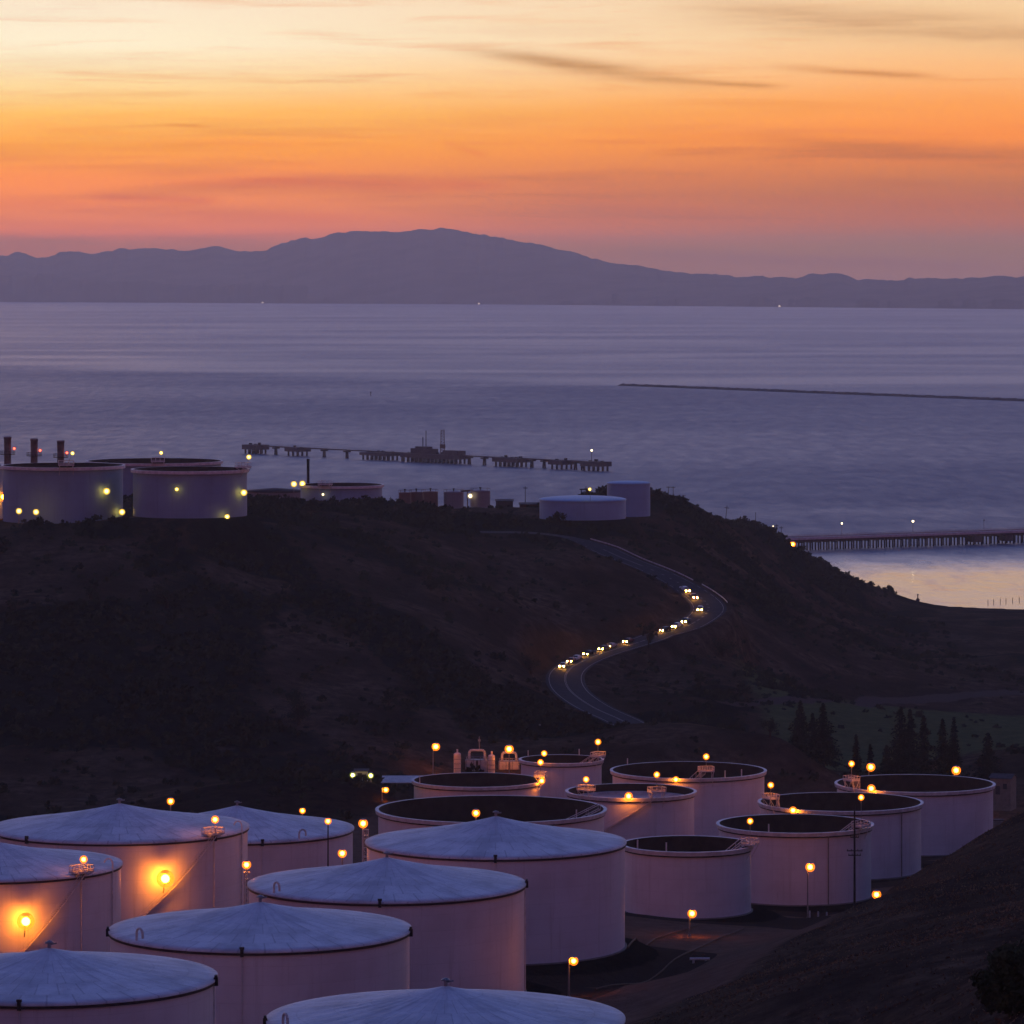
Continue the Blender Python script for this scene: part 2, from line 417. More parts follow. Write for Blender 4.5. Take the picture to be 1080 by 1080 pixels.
# tank farm floor and the near hill
CP += [(24, 700, 39), (14, 625, 45.5), (35, 770, 36), (46, 800, 33.5), (56, 855, 27.5), (76, 940, 19.5), (30, 850, 31), (10, 800, 36), (-30, 780, 37), (-60, 700, 41), (-90, 850, 31), (-100, 960, 26), (20, 930, 23.5), (47, 735, 41), (50, 770, 36.5), (54, 810, 31.5), (60, 850, 27), (66, 880, 23.5), (62, 800, 33), (72, 860, 27), (80, 900, 22), (90, 950, 18.5),
       (-25, 560, 48), (-30, 480, 52), (-100, 560, 49), (110, 1015, 18), (130, 1100, 16), (-50, 1000, 24), (-20, 1130, 24), (60, 1130, 18.5), (110, 1120, 17), (160, 1120, 21)]
cp((690, 1080, 520), (715, 1070, 545), (780, 1034, 592), (822, 1009, 630), (872, 977, 675), (919, 948, 715), (972, 917, 770), (1002, 900, 800), (1047, 873, 850), (1080, 858, 880), (1180, 820, 960),
   (1080, 1080, 330), (900, 1080, 400), (780, 1075, 480), (1000, 980, 560), (900, 1010, 540), (1080, 928, 690), (1080, 1000, 480), (1250, 900, 700))
CP += [(0, 0, 146), (0, 120, 118), (0, 250, 88), (0, 380, 64), (-80, 0, 140), (-80, 250, 84), (-80, 420, 58), (60, 0, 146), (60, 150, 125), (-300, 100, 110), (-300, 350, 62), (200, 100, 130), (300, 300, 105), (350, 600, 78), (300, 850, 55),
       (15, 450, 60.0)]
CP = np.array(CP)
def tps_fit(P, lam=6.0):
    n = len(P); xy = P[:, :2] / 100
    d2 = ((xy[:, None] - xy[None]) ** 2).sum(-1)
    K = np.where(d2 > 0, d2 * np.log(d2 + 1e-12) * .5, 0) + lam * 1e-3 * np.eye(n)
    A = np.zeros((n + 3, n + 3)); A[:n, :n] = K; A[:n, n] = 1; A[:n, n + 1:] = xy; A[n, :n] = 1; A[n + 1:, :n] = xy.T
    b = np.zeros(n + 3); b[:n] = P[:, 2]
    return np.linalg.solve(A, b), xy
TW, TXY = tps_fit(CP)
def tps(X, Y):
    x = np.asarray(X, float).ravel() / 100; y = np.asarray(Y, float).ravel() / 100; out = np.empty_like(x)
    for i in range(0, len(x), 20000):
        s = slice(i, i + 20000)
        d2 = (x[s, None] - TXY[:, 0]) ** 2 + (y[s, None] - TXY[:, 1]) ** 2
        out[s] = (np.where(d2 > 0, d2 * np.log(d2 + 1e-12) * .5, 0)) @ TW[:-3] + TW[-3] + TW[-2] * x[s] + TW[-1] * y[s]
    return out.reshape(np.shape(X))
def sstep(a, b, x): t = np.clip((x - a) / (b - a), 0, 1); return t * t * (3 - 2 * t)
_perm = RNG.random((64, 64))
def vnoise(x, y):
    xi = np.floor(x).astype(int); yi = np.floor(y).astype(int); fx = x - xi; fy = y - yi
    fx = fx * fx * (3 - 2 * fx); fy = fy * fy * (3 - 2 * fy)
    g = lambda a, b: _perm[a % 64, b % 64]
    return (g(xi, yi) * (1 - fx) + g(xi + 1, yi) * fx) * (1 - fy) + (g(xi, yi + 1) * (1 - fx) + g(xi + 1, yi + 1) * fx) * fy
def fbm(x, y, o=5):
    s = 0; a = .5
    for k in range(o): s = s + a * vnoise(x * 2 ** k + 17.3 * k, y * 2 ** k + 5.1 * k); a *= .5
    return s
RPA = np.array([tuple(p) for p in RP])
def road_dist(X, Y):
    x = X.ravel(); y = Y.ravel(); best = np.full(x.shape, 1e9); zr = np.zeros_like(x)
    idx = np.where((y > 1150) & (y < 1780) & (x > -40) & (x < 110))[0]
    A = RPA[:-1]; B = RPA[1:]
    for i in range(0, len(idx), 20000):
        q = idx[i:i + 20000]; px = x[q][:, None]; py = y[q][:, None]
        dx = B[:, 0] - A[:, 0]; dy = B[:, 1] - A[:, 1]; L = dx * dx + dy * dy
        t = np.clip(((px - A[:, 0]) * dx + (py - A[:, 1]) * dy) / L, 0, 1)
        d = np.hypot(px - A[:, 0] - t * dx, py - A[:, 1] - t * dy); j = d.argmin(1); r = np.arange(len(q))
        best[q] = d[r, j]; zr[q] = A[j, 2] + t[r, j] * (B[j, 2] - A[j, 2])
    return best.reshape(X.shape), zr.reshape(X.shape)
def in_farm(X, Y):
    """soil of the tank yard: a smooth region, 0..1"""
    px = 540 + F * X / np.maximum(Y, 1)
    hillside = 16.6 + (Y - 520) * .235                       # west foot of the near hill's crest
    a = sstep(0, 14, hillside - 3 - X) * sstep(430, 470, Y) * sstep(20, -20, Y - np.interp(X, [-60, -15], [905, 1105]))
    a = a * sstep(-140, -110, X)
    b = sstep(1010, 1025, Y) * sstep(1120, 1095, Y) * sstep(60, 75, X) * sstep(135, 118, X)
    return np.clip(np.maximum(a, b), 0, 1)
def height(X, Y, noise=True):
    X = np.asarray(X, float); Y = np.asarray(Y, float)
    z = tps(X, Y); farm = in_farm(X, Y)
    if noise:
        n = (fbm(X / 60, Y / 60) - .48) * 4.2 + (fbm(X / 14 + 9, Y / 14) - .48) * 1.8
        amp = (1 - farm) * sstep(0, 12, z) * (.35 + .65 * sstep(1050, 1200, Y)) + .03
        z = z + n * amp
    # dark soil mound behind the yard
    mx, my, mz = xx(250, 1050), 1050, zz(795, 1050)
    q = ((X - mx) / 26) ** 2 + ((Y - my) / 34) ** 2
    z = z + np.exp(-q * 1.2) * 3.0
    # shore line of the inlet and of the bay behind the ridge
    ysh = np.interp(X, [-600, -100, 60, 120, 150, 156, 168, 198, 231, 330, 520], [1985, 1985, 2030, 2085, 2128, 2136, 2090, 2032, 2010, 2000, 1995])
    ysh = ysh + (fbm(X / 25, X * 0 + 4.4) - .48) * 10
    ds = ysh - Y
    z = np.minimum(z, np.where(ds > 0, .25 + .42 * ds, .25 + .07 * ds))
    z = np.maximum(z, np.where(ds > 0, np.minimum(.03 * ds, 2.2), -99))
    d, zr = road_dist(X, Y)
    w = sstep(15, 7.5, d); z = z * (1 - w) + (zr - .25) * w
    num = np.zeros_like(z); den = np.zeros_like(z); wm = np.zeros_like(z)
    for k, (tx, ty, tz, r, h) in GEO.items():
        dd = np.hypot(X - tx, Y - ty); wt = sstep(r + 9, r + 2, dd)
        num += wt * tz; den += wt; wm = np.maximum(wm, wt)
    z = z * (1 - wm) + np.where(den > 0, num / np.maximum(den, 1e-9), 0) * wm
    return z
def hz(x, y): return float(height(np.array([x]), np.array([y]))[0])

gx = np.concatenate([np.arange(-520, -150, 8), np.arange(-150, 150, 1.6), np.arange(150, 521, 6)])
gy = np.concatenate([np.arange(-60, 300, 8), np.arange(300, 1150, 1.6), np.arange(1150, 1700, 2.6), np.arange(1700, 2300, 5)])
GX, GY = np.meshgrid(gx, gy); GZ = height(GX, GY)
GZ = np.maximum(GZ, -9)
nx, ny = len(gx), len(gy)
me = bpy.data.meshes.new('hillside_terrain')
V = np.stack([GX, GY, GZ], -1).reshape(-1, 3)
ii = (np.arange(ny - 1)[:, None] * nx + np.arange(nx - 1)[None]).ravel()
Q = np.stack([ii, ii + 1, ii + nx + 1, ii + nx], -1)
me.vertices.add(len(V)); me.vertices.foreach_set('co', V.ravel())
me.loops.add(Q.size); me.loops.foreach_set('vertex_index', Q.ravel().astype(np.int32))
me.polygons.add(len(Q)); me.polygons.foreach_set('loop_start', np.arange(0, Q.size, 4, dtype=np.int32))
me.polygons.foreach_set('loop_total', np.full(len(Q), 4, dtype=np.int32))
me.polygons.foreach_set('use_smooth', np.ones(len(Q), bool))
me.update(calc_edges=True)
farm = in_farm(GX, GY)
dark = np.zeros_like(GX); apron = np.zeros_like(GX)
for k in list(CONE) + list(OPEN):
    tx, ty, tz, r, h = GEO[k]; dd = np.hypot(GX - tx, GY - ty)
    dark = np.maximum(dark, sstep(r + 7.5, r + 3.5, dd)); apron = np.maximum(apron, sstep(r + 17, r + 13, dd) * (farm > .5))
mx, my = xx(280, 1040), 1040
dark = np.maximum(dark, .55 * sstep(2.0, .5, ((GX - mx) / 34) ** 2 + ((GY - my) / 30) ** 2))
def strip(pts, w, soft=3):
    P = np.array([tuple(at(*p)) for p in pts])[:, :2]; best = np.full(GX.shape, 1e9)
    for A, B in zip(P[:-1], P[1:]):
        d = B - A; t = np.clip(((GX - A[0]) * d[0] + (GY - A[1]) * d[1]) / (d @ d), 0, 1)
        best = np.minimum(best, np.hypot(GX - A[0] - t * d[0], GY - A[1] - t * d[1]))
    return sstep(w + soft, w, best)
track = .42 * strip([(330, 790, 1128), (380, 765, 1160), (420, 725, 1212), (470, 700, 1245), (520, 680, 1290), (560, 655, 1360), (620, 640, 1420)], 1.5)
track = np.maximum(track, .45 * strip([(60, 850, 1065), (150, 825, 1085), (240, 790, 1125)], 1.5))
track = np.maximum(track, .85 * strip([(770, 760, 1290), (840, 742, 1330), (920, 728, 1430), (1080, 724, 1470)], 3.0))
track = np.maximum(track, .7 * strip([(30, 553, 1318), (130, 549, 1322), (250, 547, 1326)], 2))
px_ = 540 + F * GX / np.maximum(GY, 1)
py_ = HY + (HC - GZ) * F / np.maximum(GY, 1)
scr = (fbm(GX / 45 + 3, GY / 60 + 8) - .42) * 6
zone = sstep(985, 1020, GY) * (1 - farm) * sstep(120, 60, GX - (GY - 1300) * .05) 
zone = np.maximum(zone, sstep(1560, 1640, GY) * sstep(170, 140, GX))
scrub = np.clip(scr, 0, 1) * np.clip(zone, 0, 1) + .55 * sstep(1480, 1540, GY) * sstep(60, 75, GX) * np.clip((fbm(GX / 30, GY / 50) - .42) * 5, 0, 1)
meadow = sstep(1170, 1240, GY) * sstep(1440, 1400, GY) * sstep(60, 85, GX)
def vcol(name, r, g, b):
    a = me.color_attributes.new(name, 'FLOAT_COLOR', 'POINT')
    a.data.foreach_set('color', np.stack([r, g, b, np.ones_like(r)], -1).astype(np.float32).ravel())
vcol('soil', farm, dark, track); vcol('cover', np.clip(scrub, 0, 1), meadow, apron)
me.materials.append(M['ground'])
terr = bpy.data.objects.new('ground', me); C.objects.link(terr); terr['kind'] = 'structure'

# ------------------------------------------------------------------ water
wb = MB(); wb.add([(-36000, -200, 0), (36000, -200, 0), (36000, 33000, 0), (-36000, 33000, 0)], [(0, 1, 2, 3)])
w_o = wb.build('bay_water', M['water']); w_o['kind'] = 'structure'

# ------------------------------------------------------------------ far shore
def shoreY(px): return HC * F / (np.interp(px, [-2000, 0, 540, 1080, 3000], [317, 318.4, 321.2, 326.2, 336]) - HY)
RIDGE = [(-2200, 280), (-1500, 262), (-900, 275), (-500, 258), (-200, 272), (0, 267), (18, 264), (38, 270), (70, 262), (95, 267), (125, 261), (165, 260), (190, 262), (230, 259), (250, 262), (278, 264), (300, 254),
         (340, 246), (370, 240), (400, 241), (440, 239), (480, 240), (520, 246), (560, 254), (600, 263), (640, 274), (680, 280), (700, 285), (740, 287), (770, 290), (800, 290), (840, 291),
         (855, 287), (885, 287), (905, 294), (940, 295), (970, 293), (995, 292), (1015, 293), (1050, 291), (1080, 290), (1200, 287), (1500, 292), (2000, 284), (3200, 295)]
FOOT = [(-2200, 300), (-600, 296), (-200, 293), (0, 291), (35, 289), (60, 290), (100, 294), (130, 297), (200, 300), (270, 299), (330, 303), (420, 306), (520, 308), (620, 311), (700, 313), (760, 315), (850, 317), (960, 318), (1080, 318), (3200, 322)]
def range_mesh(name, table, back, depth, mat, rough, nz):
    pxs = np.arange(-2100, 3100, 2.0); T = np.linspace(0, 2, 24)
    tp = np.array(table, float)
    ridge_py = np.interp(pxs, tp[:, 0], tp[:, 1])
    k = np.ones(5) / 5; ridge_py = np.convolve(np.pad(ridge_py, 2, mode='edge'), k, 'valid')
    ridge_py = ridge_py - (fbm(pxs / 26, pxs * 0 + nz, 5) - .48) * rough * 2.0 - (fbm(pxs / 7, pxs * 0 + nz + 2, 3) - .45) * rough * 1.5
    sy = shoreY(pxs); ry = sy + back
    rz = HC - (ridge_py - HY) * ry / F
    vs = np.zeros((len(T), len(pxs), 3))
    for i, t in enumerate(T):
        y = sy + back * t if t <= 1 else ry + depth * (t - 1)
        prof = (t ** .85) if t <= 1 else (1 - (t - 1) ** 1.2)
        g = (fbm(pxs / 30, np.full_like(pxs, t * 5 + nz)) - .5) * .5 * (t * (2 - t)) * abs(1 - t) ** .5
        z = rz * np.clip(prof - np.abs(g) * .5, 0, 1)
        vs[i, :, 0] = (pxs - 540) * (ry + 0 * y) / F + (pxs - 540) * (y - ry) / F
        vs[i, :, 1] = y; vs[i, :, 2] = z - 1.5
    n = len(pxs); f = [(i * n + j, i * n + j + 1, (i + 1) * n + j + 1, (i + 1) * n + j) for i in range(len(T) - 1) for j in range(n - 1)]
    mb = MB(); mb.v = [tuple(p) for p in vs.reshape(-1, 3)]; mb.f = f; mb.s = [True] * len(f)
    o = mb.build(name, mat); o['kind'] = 'structure'; return o
range_mesh('mountain_range_hills', RIDGE, 2600, 1500, M['mountain'], 3.0, 3.3)
range_mesh('shore_foothills', FOOT, 500, 600, M['foothill'], 5.5, 8.1)

# ------------------------------------------------------------------ tank parts
def rim_pt(r, th, z=0.0): return Vector((r * math.sin(th), -r * math.cos(th), z))   # th = 0 faces the viewer
def th_px(key, px):
    D = CONE.get(key) or OPEN.get(key) or FAR.get(key)
    return math.asin(max(-1, min(1, (px - D[0]) / (D[1] / 2))))
def lamp_px_r(Y, p=2.4): return .80 * p * Y / F
def tank_lamp(root, foot, tip, Yd, glow='sodium', rpx=2.4, name='lamp', head=None):
    """post from foot to tip with a hooded lamp; bulb is a sub-part"""
    foot, tip = Vector(foot), Vector(tip); r = lamp_px_r(Yd, rpx)
    mb = MB(); mb.path([foot, tip + Vector((0, .0, r * 1.0))], max(.05, r * .16), 6)
    mb.lathe([(.01, r * 2.0), (r * .6, r * 1.85), (r * 1.1, r * 1.45)], 12, *tip)
    p = mb.build(name, M['galv'], root)
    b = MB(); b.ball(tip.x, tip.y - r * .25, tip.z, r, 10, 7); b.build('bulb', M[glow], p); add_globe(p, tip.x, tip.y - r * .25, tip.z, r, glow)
    return p
def stair(root, r, h, th0, th1, z0=0.0, z1=None, n=None):
    """helical stair on the outside of the shell from th0 (bottom) to th1 (top)"""
    z1 = h if z1 is None else z1; n = n or max(20, int((z1 - z0) / .25)); mb = MB()
    pin, pout = [], []
    for k in range(n + 1):
        t = k / n; th = th0 + (th1 - th0) * t; z = z0 + (z1 - z0) * t
        a = rim_pt(r + .08, th, z); b = rim_pt(r + .95, th, z); pin.append(a); pout.append(b)
        if k < n:
            th2 = th0 + (th1 - th0) * (k + 1) / n
            mb.add([a, b, rim_pt(r + .95, th2, z), rim_pt(r + .08, th2, z)], [(0, 1, 2, 3)])
    mb.path([p + Vector((0, 0, -.12)) for p in pout[::3] + [pout[-1]]], .10, 4)
    mb.path([p + Vector((0, 0, 1.05)) for p in pout[::3] + [pout[-1]]], .05, 4)
    mb.path([p + Vector((0, 0, .55)) for p in pout[::3] + [pout[-1]]], .035, 4)
    for p in pout[::6]: mb.tube(p, p + Vector((0, 0, 1.05)), .045, 4)
    return mb.build('stairway', M['rail'], root)
def platform(root, r, h, th, w=3.2, dpt=2.4, lift=.9, out=.4, brace=True, scale=1.0):
    """railed gauging platform straddling the rim"""
    mb = MB(); c = rim_pt(r + out, th, h + lift); u = Vector((math.cos(th), math.sin(th), 0)); o = Vector((math.sin(th), -math.cos(th), 0))
    def P(a, b, z): return c + u * a + o * b + Vector((0, 0, z))
    rz = th
    mb.box(c.x, c.y, c.z, w, dpt, .12, rz)
    hh = 1.15 * scale
    co = [(-w / 2, -dpt / 2), (w / 2, -dpt / 2), (w / 2, dpt / 2), (-w / 2, dpt / 2)]
    for i in range(4):
        a, b = co[i], co[(i + 1) % 4]
        for z in (.45 * hh, hh): mb.tube(P(a[0], a[1], z), P(b[0], b[1], z), .075, 4)
        n = 3
        for k in range(n):
            x = a[0] + (b[0] - a[0]) * k / n; y = a[1] + (b[1] - a[1]) * k / n
            mb.tube(P(x, y, 0), P(x, y, hh), .075, 4)
        mb.add([P(*a, .1), P(*b, .1), P(*b, .32), P(*a, .32)], [(0, 1, 2, 3)])
    for a in (-w / 2 + .2, w / 2 - .2):
        for b in (-dpt / 2 + .2, dpt / 2 - .2):
            mb.tube(P(a, b, 0), P(a * .9, -out if b < 0 else -out + .15, -lift - .1), .09, 4)
    if brace:
        for a in (-w / 2 + .2, w / 2 - .2): mb.tube(P(a, dpt / 2, 0), P(a, -out + .1, -2.2 - lift), .08, 4)
    return mb.build('platform', M['rail'], root)
def gooseneck(root, r, h, th, s=1.0):
    """inverted-U vent pipe standing on the rim"""
    c = rim_pt(r - .6, th, h - .2); u = Vector((math.cos(th), math.sin(th), 0)); pts = [c]
    for k in range(9):
        a = PI * k / 8; pts.append(c + Vector((0, 0, 1.2 * s)) + u * (.75 * s * (1 - math.cos(a))) + Vector((0, 0, .75 * s * math.sin(a))))
    pts.append(pts[-1] + Vector((0, 0, -.5 * s)))
    return MB().path(pts, .17 * s, 8).build('vent_pipe', M['rail'], root)
def side_pipe(root, r, h, th, rad=.13, z0=.2, mat='shell', hook=True):
    p = rim_pt(r + rad * 1.6, th, z0); q = rim_pt(r + rad * 1.6, th, h + (.9 if hook else -.2)); mb = MB().tube(p, q, rad, 8)
    if hook:
        o = Vector((math.sin(th), -math.cos(th), 0)); pts = [q]
        for k in range(1, 7):
            a = PI * k / 6; pts.append(q - o * (.7 * (1 - math.cos(a))) + Vector((0, 0, .7 * math.sin(a))))
        mb.path(pts, rad, 8)
    return mb.build('drain_pipe', M['rim' if mat == 'shell' else mat], root)
def bracket(root, r, h, th, down=True):
    c = rim_pt(r + .35, th, h - .75); mb = MB().box(c.x, c.y, c.z, .42, .5, 1.0, th)
    mb.box(c.x, c.y, c.z + 1.0, .62, .3, .28, th)
    o = mb.build('gauge_box', M['black_steel'], root)
    if down: MB().tube(rim_pt(r + .13, th, .3), rim_pt(r + .13, th, h - .7), .10, 6).build('gauge_pipe', M['rim'], root)
    return o

def shell(root, r, h, mat='shell', ring=True):
    mb = MB().lathe([(r, -1.5), (r, h * .25), (r, h * .5), (r, h * .75), (r, h)], 128, uvmode='wall')
    o = mb.build('shell', M[mat], root)
    fb = MB().lathe([(r + .02, -.6), (r + .35, -.6), (r + .35, .22), (r + .02, .22)], 96, smooth=False); fb.build('foundation_ring', M['concrete'], root)
    return o
def cone_tank(key, label, rise, stair_px=None, boxes=(), necks=(), lamps=(), pipes=(), group='cone roofed storage tanks on the near terrace'):
    x, y, z, r, h = GEO[key]
    root = thing('storage_tank', (x, y, z), label, 'storage tank', group)
    shell(root, r, h)
    n = 128; prof = []
    for k in range(15):
        t = k / 14; prof.append(((r + .28) * (1 - t) + .01, h + rise * (t ** 1.12) * (1 - .10 * math.sin(PI * t))))
    mb = MB().lathe([(r + .28, h - .28)] + prof, n, uvmode='roof')
    # plates sag slightly between the rafters
    for i, (a, b, c) in enumerate(mb.v):
        rr = math.hypot(a, b)
        if 1.0 < rr < r - .3:
            th = math.atan2(b, a)
            mb.v[i] = (a, b, c + .035 * math.sin(th * 32) * math.sin(PI * rr / r) + .05 * (float(vnoise(np.array([a / 3 + 60]), np.array([b / 3 + 60]))[0]) - .5))
    mb.build('roof', M['roof'], root)
    MB().lathe([(r + .02, h - .62), (r + .24, h - .62), (r + .24, h - .34), (r + .02, h - .34)], n, smooth=False).build('rim_pipe', M['dark_rim'], root)
    v = MB(); v.tube((0, 0, h + rise - .15), (0, 0, h + rise + .65), .22, 10); v.lathe([(.02, .95), (.5, .75), (.55, .6), (.02, .6)], 12, 0, 0, h + rise - .05)
    v.tube((.2, 0, h + rise + .4), (.9, 0, h + rise + .55), .1, 6)
    v.build('roof_vent', M['galv'], root)
    for px, dn in boxes: bracket(root, r, h, th_px(key, px), dn)
    for px in necks: gooseneck(root, r, h, th_px(key, px))
    for px in pipes: side_pipe(root, r, h, th_px(key, px))
    if stair_px:
        th1, th0, z0 = th_px(key, stair_px[1]), th_px(key, stair_px[0]), stair_px[2]
        stair(root, r, h, th0, th1, z0, h + .3)
    for kind, px, py in lamps:
        th = th_px(key, px)
        if kind == 'rim':
            platform(root, r, h, th, 3.2, 2.2, .35, .1, False)
            yy = y - (r + .1) * math.cos(th); tip = at(px, py, yy) - Vector((x, y, z))
            tip.y = yy - y
            foot = rim_pt(r + .6, th, h + .4); tip.x = foot.x; tip.y = foot.y - .1
            tank_lamp(root, foot, tip, yy, 'sodium', 2.5)
        elif kind == 'wall':
            yy = y - (r + 1.3) * math.cos(th); tip = at(px, py, yy) - Vector((x, y, z))
            foot = rim_pt(r + .9, th, tip.z - 2.6)
            tip = Vector((rim_pt(r + 2.0, th).x, rim_pt(r + 2.0, th).y, tip.z))
            tank_lamp(root, foot, tip, yy, 'sodium', 5.6)
    return root

cone_tank('A', 'cone roof tank cut by the picture edge, with lit stair lamp and rim lamp', 3.6, (10, 94, .5), boxes=[(94, True)], pipes=[(121)], lamps=[('rim', 94, 906), ('wall', 38, 971)])
cone_tank('B', 'whole cone roof tank with a glowing lamp halfway up its diagonal stair', 4.0, (150, 230, 2.0), boxes=[(41, True), (231, True)], pipes=[(256)], lamps=[('rim', 230, 864), ('wall', 180, 926)])
cone_tank('D', 'cone roof tank half hidden behind another, dark lamp pole before it', 4.3, boxes=[(283, True)], necks=(322,))
cone_tank('E', 'tallest cone roof tank, whole wall visible down to its foot beside the dirt road', 4.1, boxes=[(523, True)])
cone_tank('G', 'cone roof tank in front of the tallest one, small vent box at its rim centre', 3.9, boxes=[(405, False), (553, True)], necks=(290,))
cone_tank('H', 'cone roof tank just above the bottom corner tank, vent pipe at its edge', 3.6, boxes=[(265, True), (431, False), (118, False)], necks=(148,))
cone_tank('I', 'cone roof tank in the bottom corner of the picture, its wall cut by the frame', 3.5, boxes=[(40, True), (226, True)])
cone_tank('J', 'cone roof tank at the bottom of the picture showing only its blue grey roof', 3.6, boxes=[(284, False)], necks=(297,))

def open_tank(key, label, depth, deck='deck_dark', plats=(), ladder=None, rim_lamps=(), stair_px=None, posts=(), mat='shell', group='open topped storage tanks in the yard', band=.75, pipes=()):
    x, y, z, r, h = GEO[key]
    root = thing('storage_tank', (x, y, z), label, 'storage tank', group)
    shell(root, r, h, mat)
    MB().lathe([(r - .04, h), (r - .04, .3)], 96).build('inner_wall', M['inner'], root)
    MB().lathe([(r - .08, h + .02), (r + .62, h + .02), (r + .62, h - .08), (r + .50, h - band), (r + .02, h - band)], 128, smooth=False).build('wind_girder', M['rim'], root)
    MB().lathe([(r + .02, h - band - .28), (r + .30, h - band - .28), (r + .30, h - band - .02), (r + .02, h - band - .02)], 96, smooth=False).build('girder_pipe', M['dark_rim'], root)
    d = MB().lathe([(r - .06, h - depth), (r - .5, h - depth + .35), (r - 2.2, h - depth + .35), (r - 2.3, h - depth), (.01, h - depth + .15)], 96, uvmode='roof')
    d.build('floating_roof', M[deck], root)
    for (px, py, lift) in plats:
        th = th_px(key, px); p = platform(root, r, h, th, 3.4, 2.4, lift, .35)
        if py:
            c = rim_pt(r + .35, th, h + lift); yy = y + c.y; tip = at(px, py, yy) - Vector((x, y, z))
            tank_lamp(root, c, Vector((c.x, c.y, tip.z)), yy, 'sodium', 2.0)
    if ladder:      # rolling ladder from the platform down to the floating roof
        th, (ex, ey) = th_px(key, ladder[0]), ladder[1]
        a = rim_pt(r - .5, th, h + ladder[2]); b = Vector((ex * r, ey * r, h - depth + .5)); mb = MB(); u = (b - a).cross(Vector((0, 0, 1))).normalized() * .75
        for s in (-1, 1):
            mb.tube(a + u * s, b + u * s, .11, 4); up = Vector((0, 0, 1.1)); mb.tube(a + u * s + up, b + u * s + up, .09, 4)
            for k in range(9):
                p = a.lerp(b, k / 8) + u * s; mb.tube(p, p + up, .06, 4)
        for k in range(28):
            p = a.lerp(b, k / 27); mb.tube(p - u, p + u, .05, 4)
        mb.build('rolling_ladder', M['rail'], root)
    for px, py, rp in rim_lamps:
        th = th_px(key, px); yy = y - (r + 1.2) * math.cos(th); tip = at(px, py, yy) - Vector((x, y, z)); o = rim_pt(r + 1.5, th)
        tank_lamp(root, rim_pt(r + .1, th, tip.z - .6), Vector((o.x, o.y, tip.z)), yy, 'sodium', rp)
    if stair_px: stair(root, r, h, th_px(key, stair_px[0]), th_px(key, stair_px[1]), stair_px[2], h + .3)
    for px, back in posts:
        th = th_px(key, px); th = PI - th if back else th
        MB().tube(rim_pt(r - .3, th, h), rim_pt(r - .3, th, h + 1.6), .14, 6).build('vent_post', M['rail'], root)
    for px in pipes: side_pipe(root, r, h, th_px(key, px), .12, .2, 'galv', False)
    return root


open_tank('K', 'widest open topped tank with a black interior, just behind the tallest cone roof', 9, ladder=(634, (.10, -.45), .5), posts=[(608, False)])
open_tank('L', 'open topped tank in front of the process vessels', 7, plats=[(568.5, 804, 1.0)], rim_lamps=[(565, 823.5, 2.2)], posts=[(442, False)])
open_tank('N', 'small open topped tank deepest in the yard with a lamp over its corner platform', 5, plats=[(629, 782.5, 1.1)], ladder=(629, (.1, -.1), .8), rim_lamps=[(576, 794.5, 1.9)], posts=[(556, True), (612, True)])
open_tank('O', 'open tank whose pale floating roof sits high, stair lamp glowing on its wall', 1.9, 'roof_grey', plats=[(690, 817, 1.2), (618.5, 822, 1.2)], rim_lamps=[(661.5, 839.5, 2.6)], stair_px=(606, 690, 0.0))
open_tank('P', 'broad open tank behind the pale floating roof one, lamp on its rim platform', 7, plats=[(741, 798, 1.6)], ladder=(738, (-.2, -.2), 1.0), rim_lamps=[(711, 822, 2.0)], posts=[(762, False), (780, False), (662, True)])
open_tank('Q', 'small open tank beside the tallest cone roof, ladder slanting into its black interior', 6.5, plats=[(788, 866, .3)], ladder=(785, (.1, -.72), .6), posts=[(670, False), (700, False)])
open_tank('R', 'open tank with a pole lamp standing before its wall and a utility pole beside', 7, plats=[(903, 841, .5)], ladder=(900, (.12, -.7), .6), posts=[(806, False)], pipes=[868])
open_tank('S', 'open tank directly behind the utility pole tank, railed platform at its edge', 7, plats=[(812, 828, 1.6)], ladder=(815, (-.75, -.5), 1.2), rim_lamps=[(836, 854.5, 2.4)], pipes=[945])
open_tank('T', 'open tank nearest the conifers and the small shed, half hidden by the grassy hill', 7, plats=[(896, 805.5, 1.7)], ladder=(898, (-.78, -.5), 1.3), rim_lamps=[(917, 831.5, 2.6)], posts=[(888, False)])

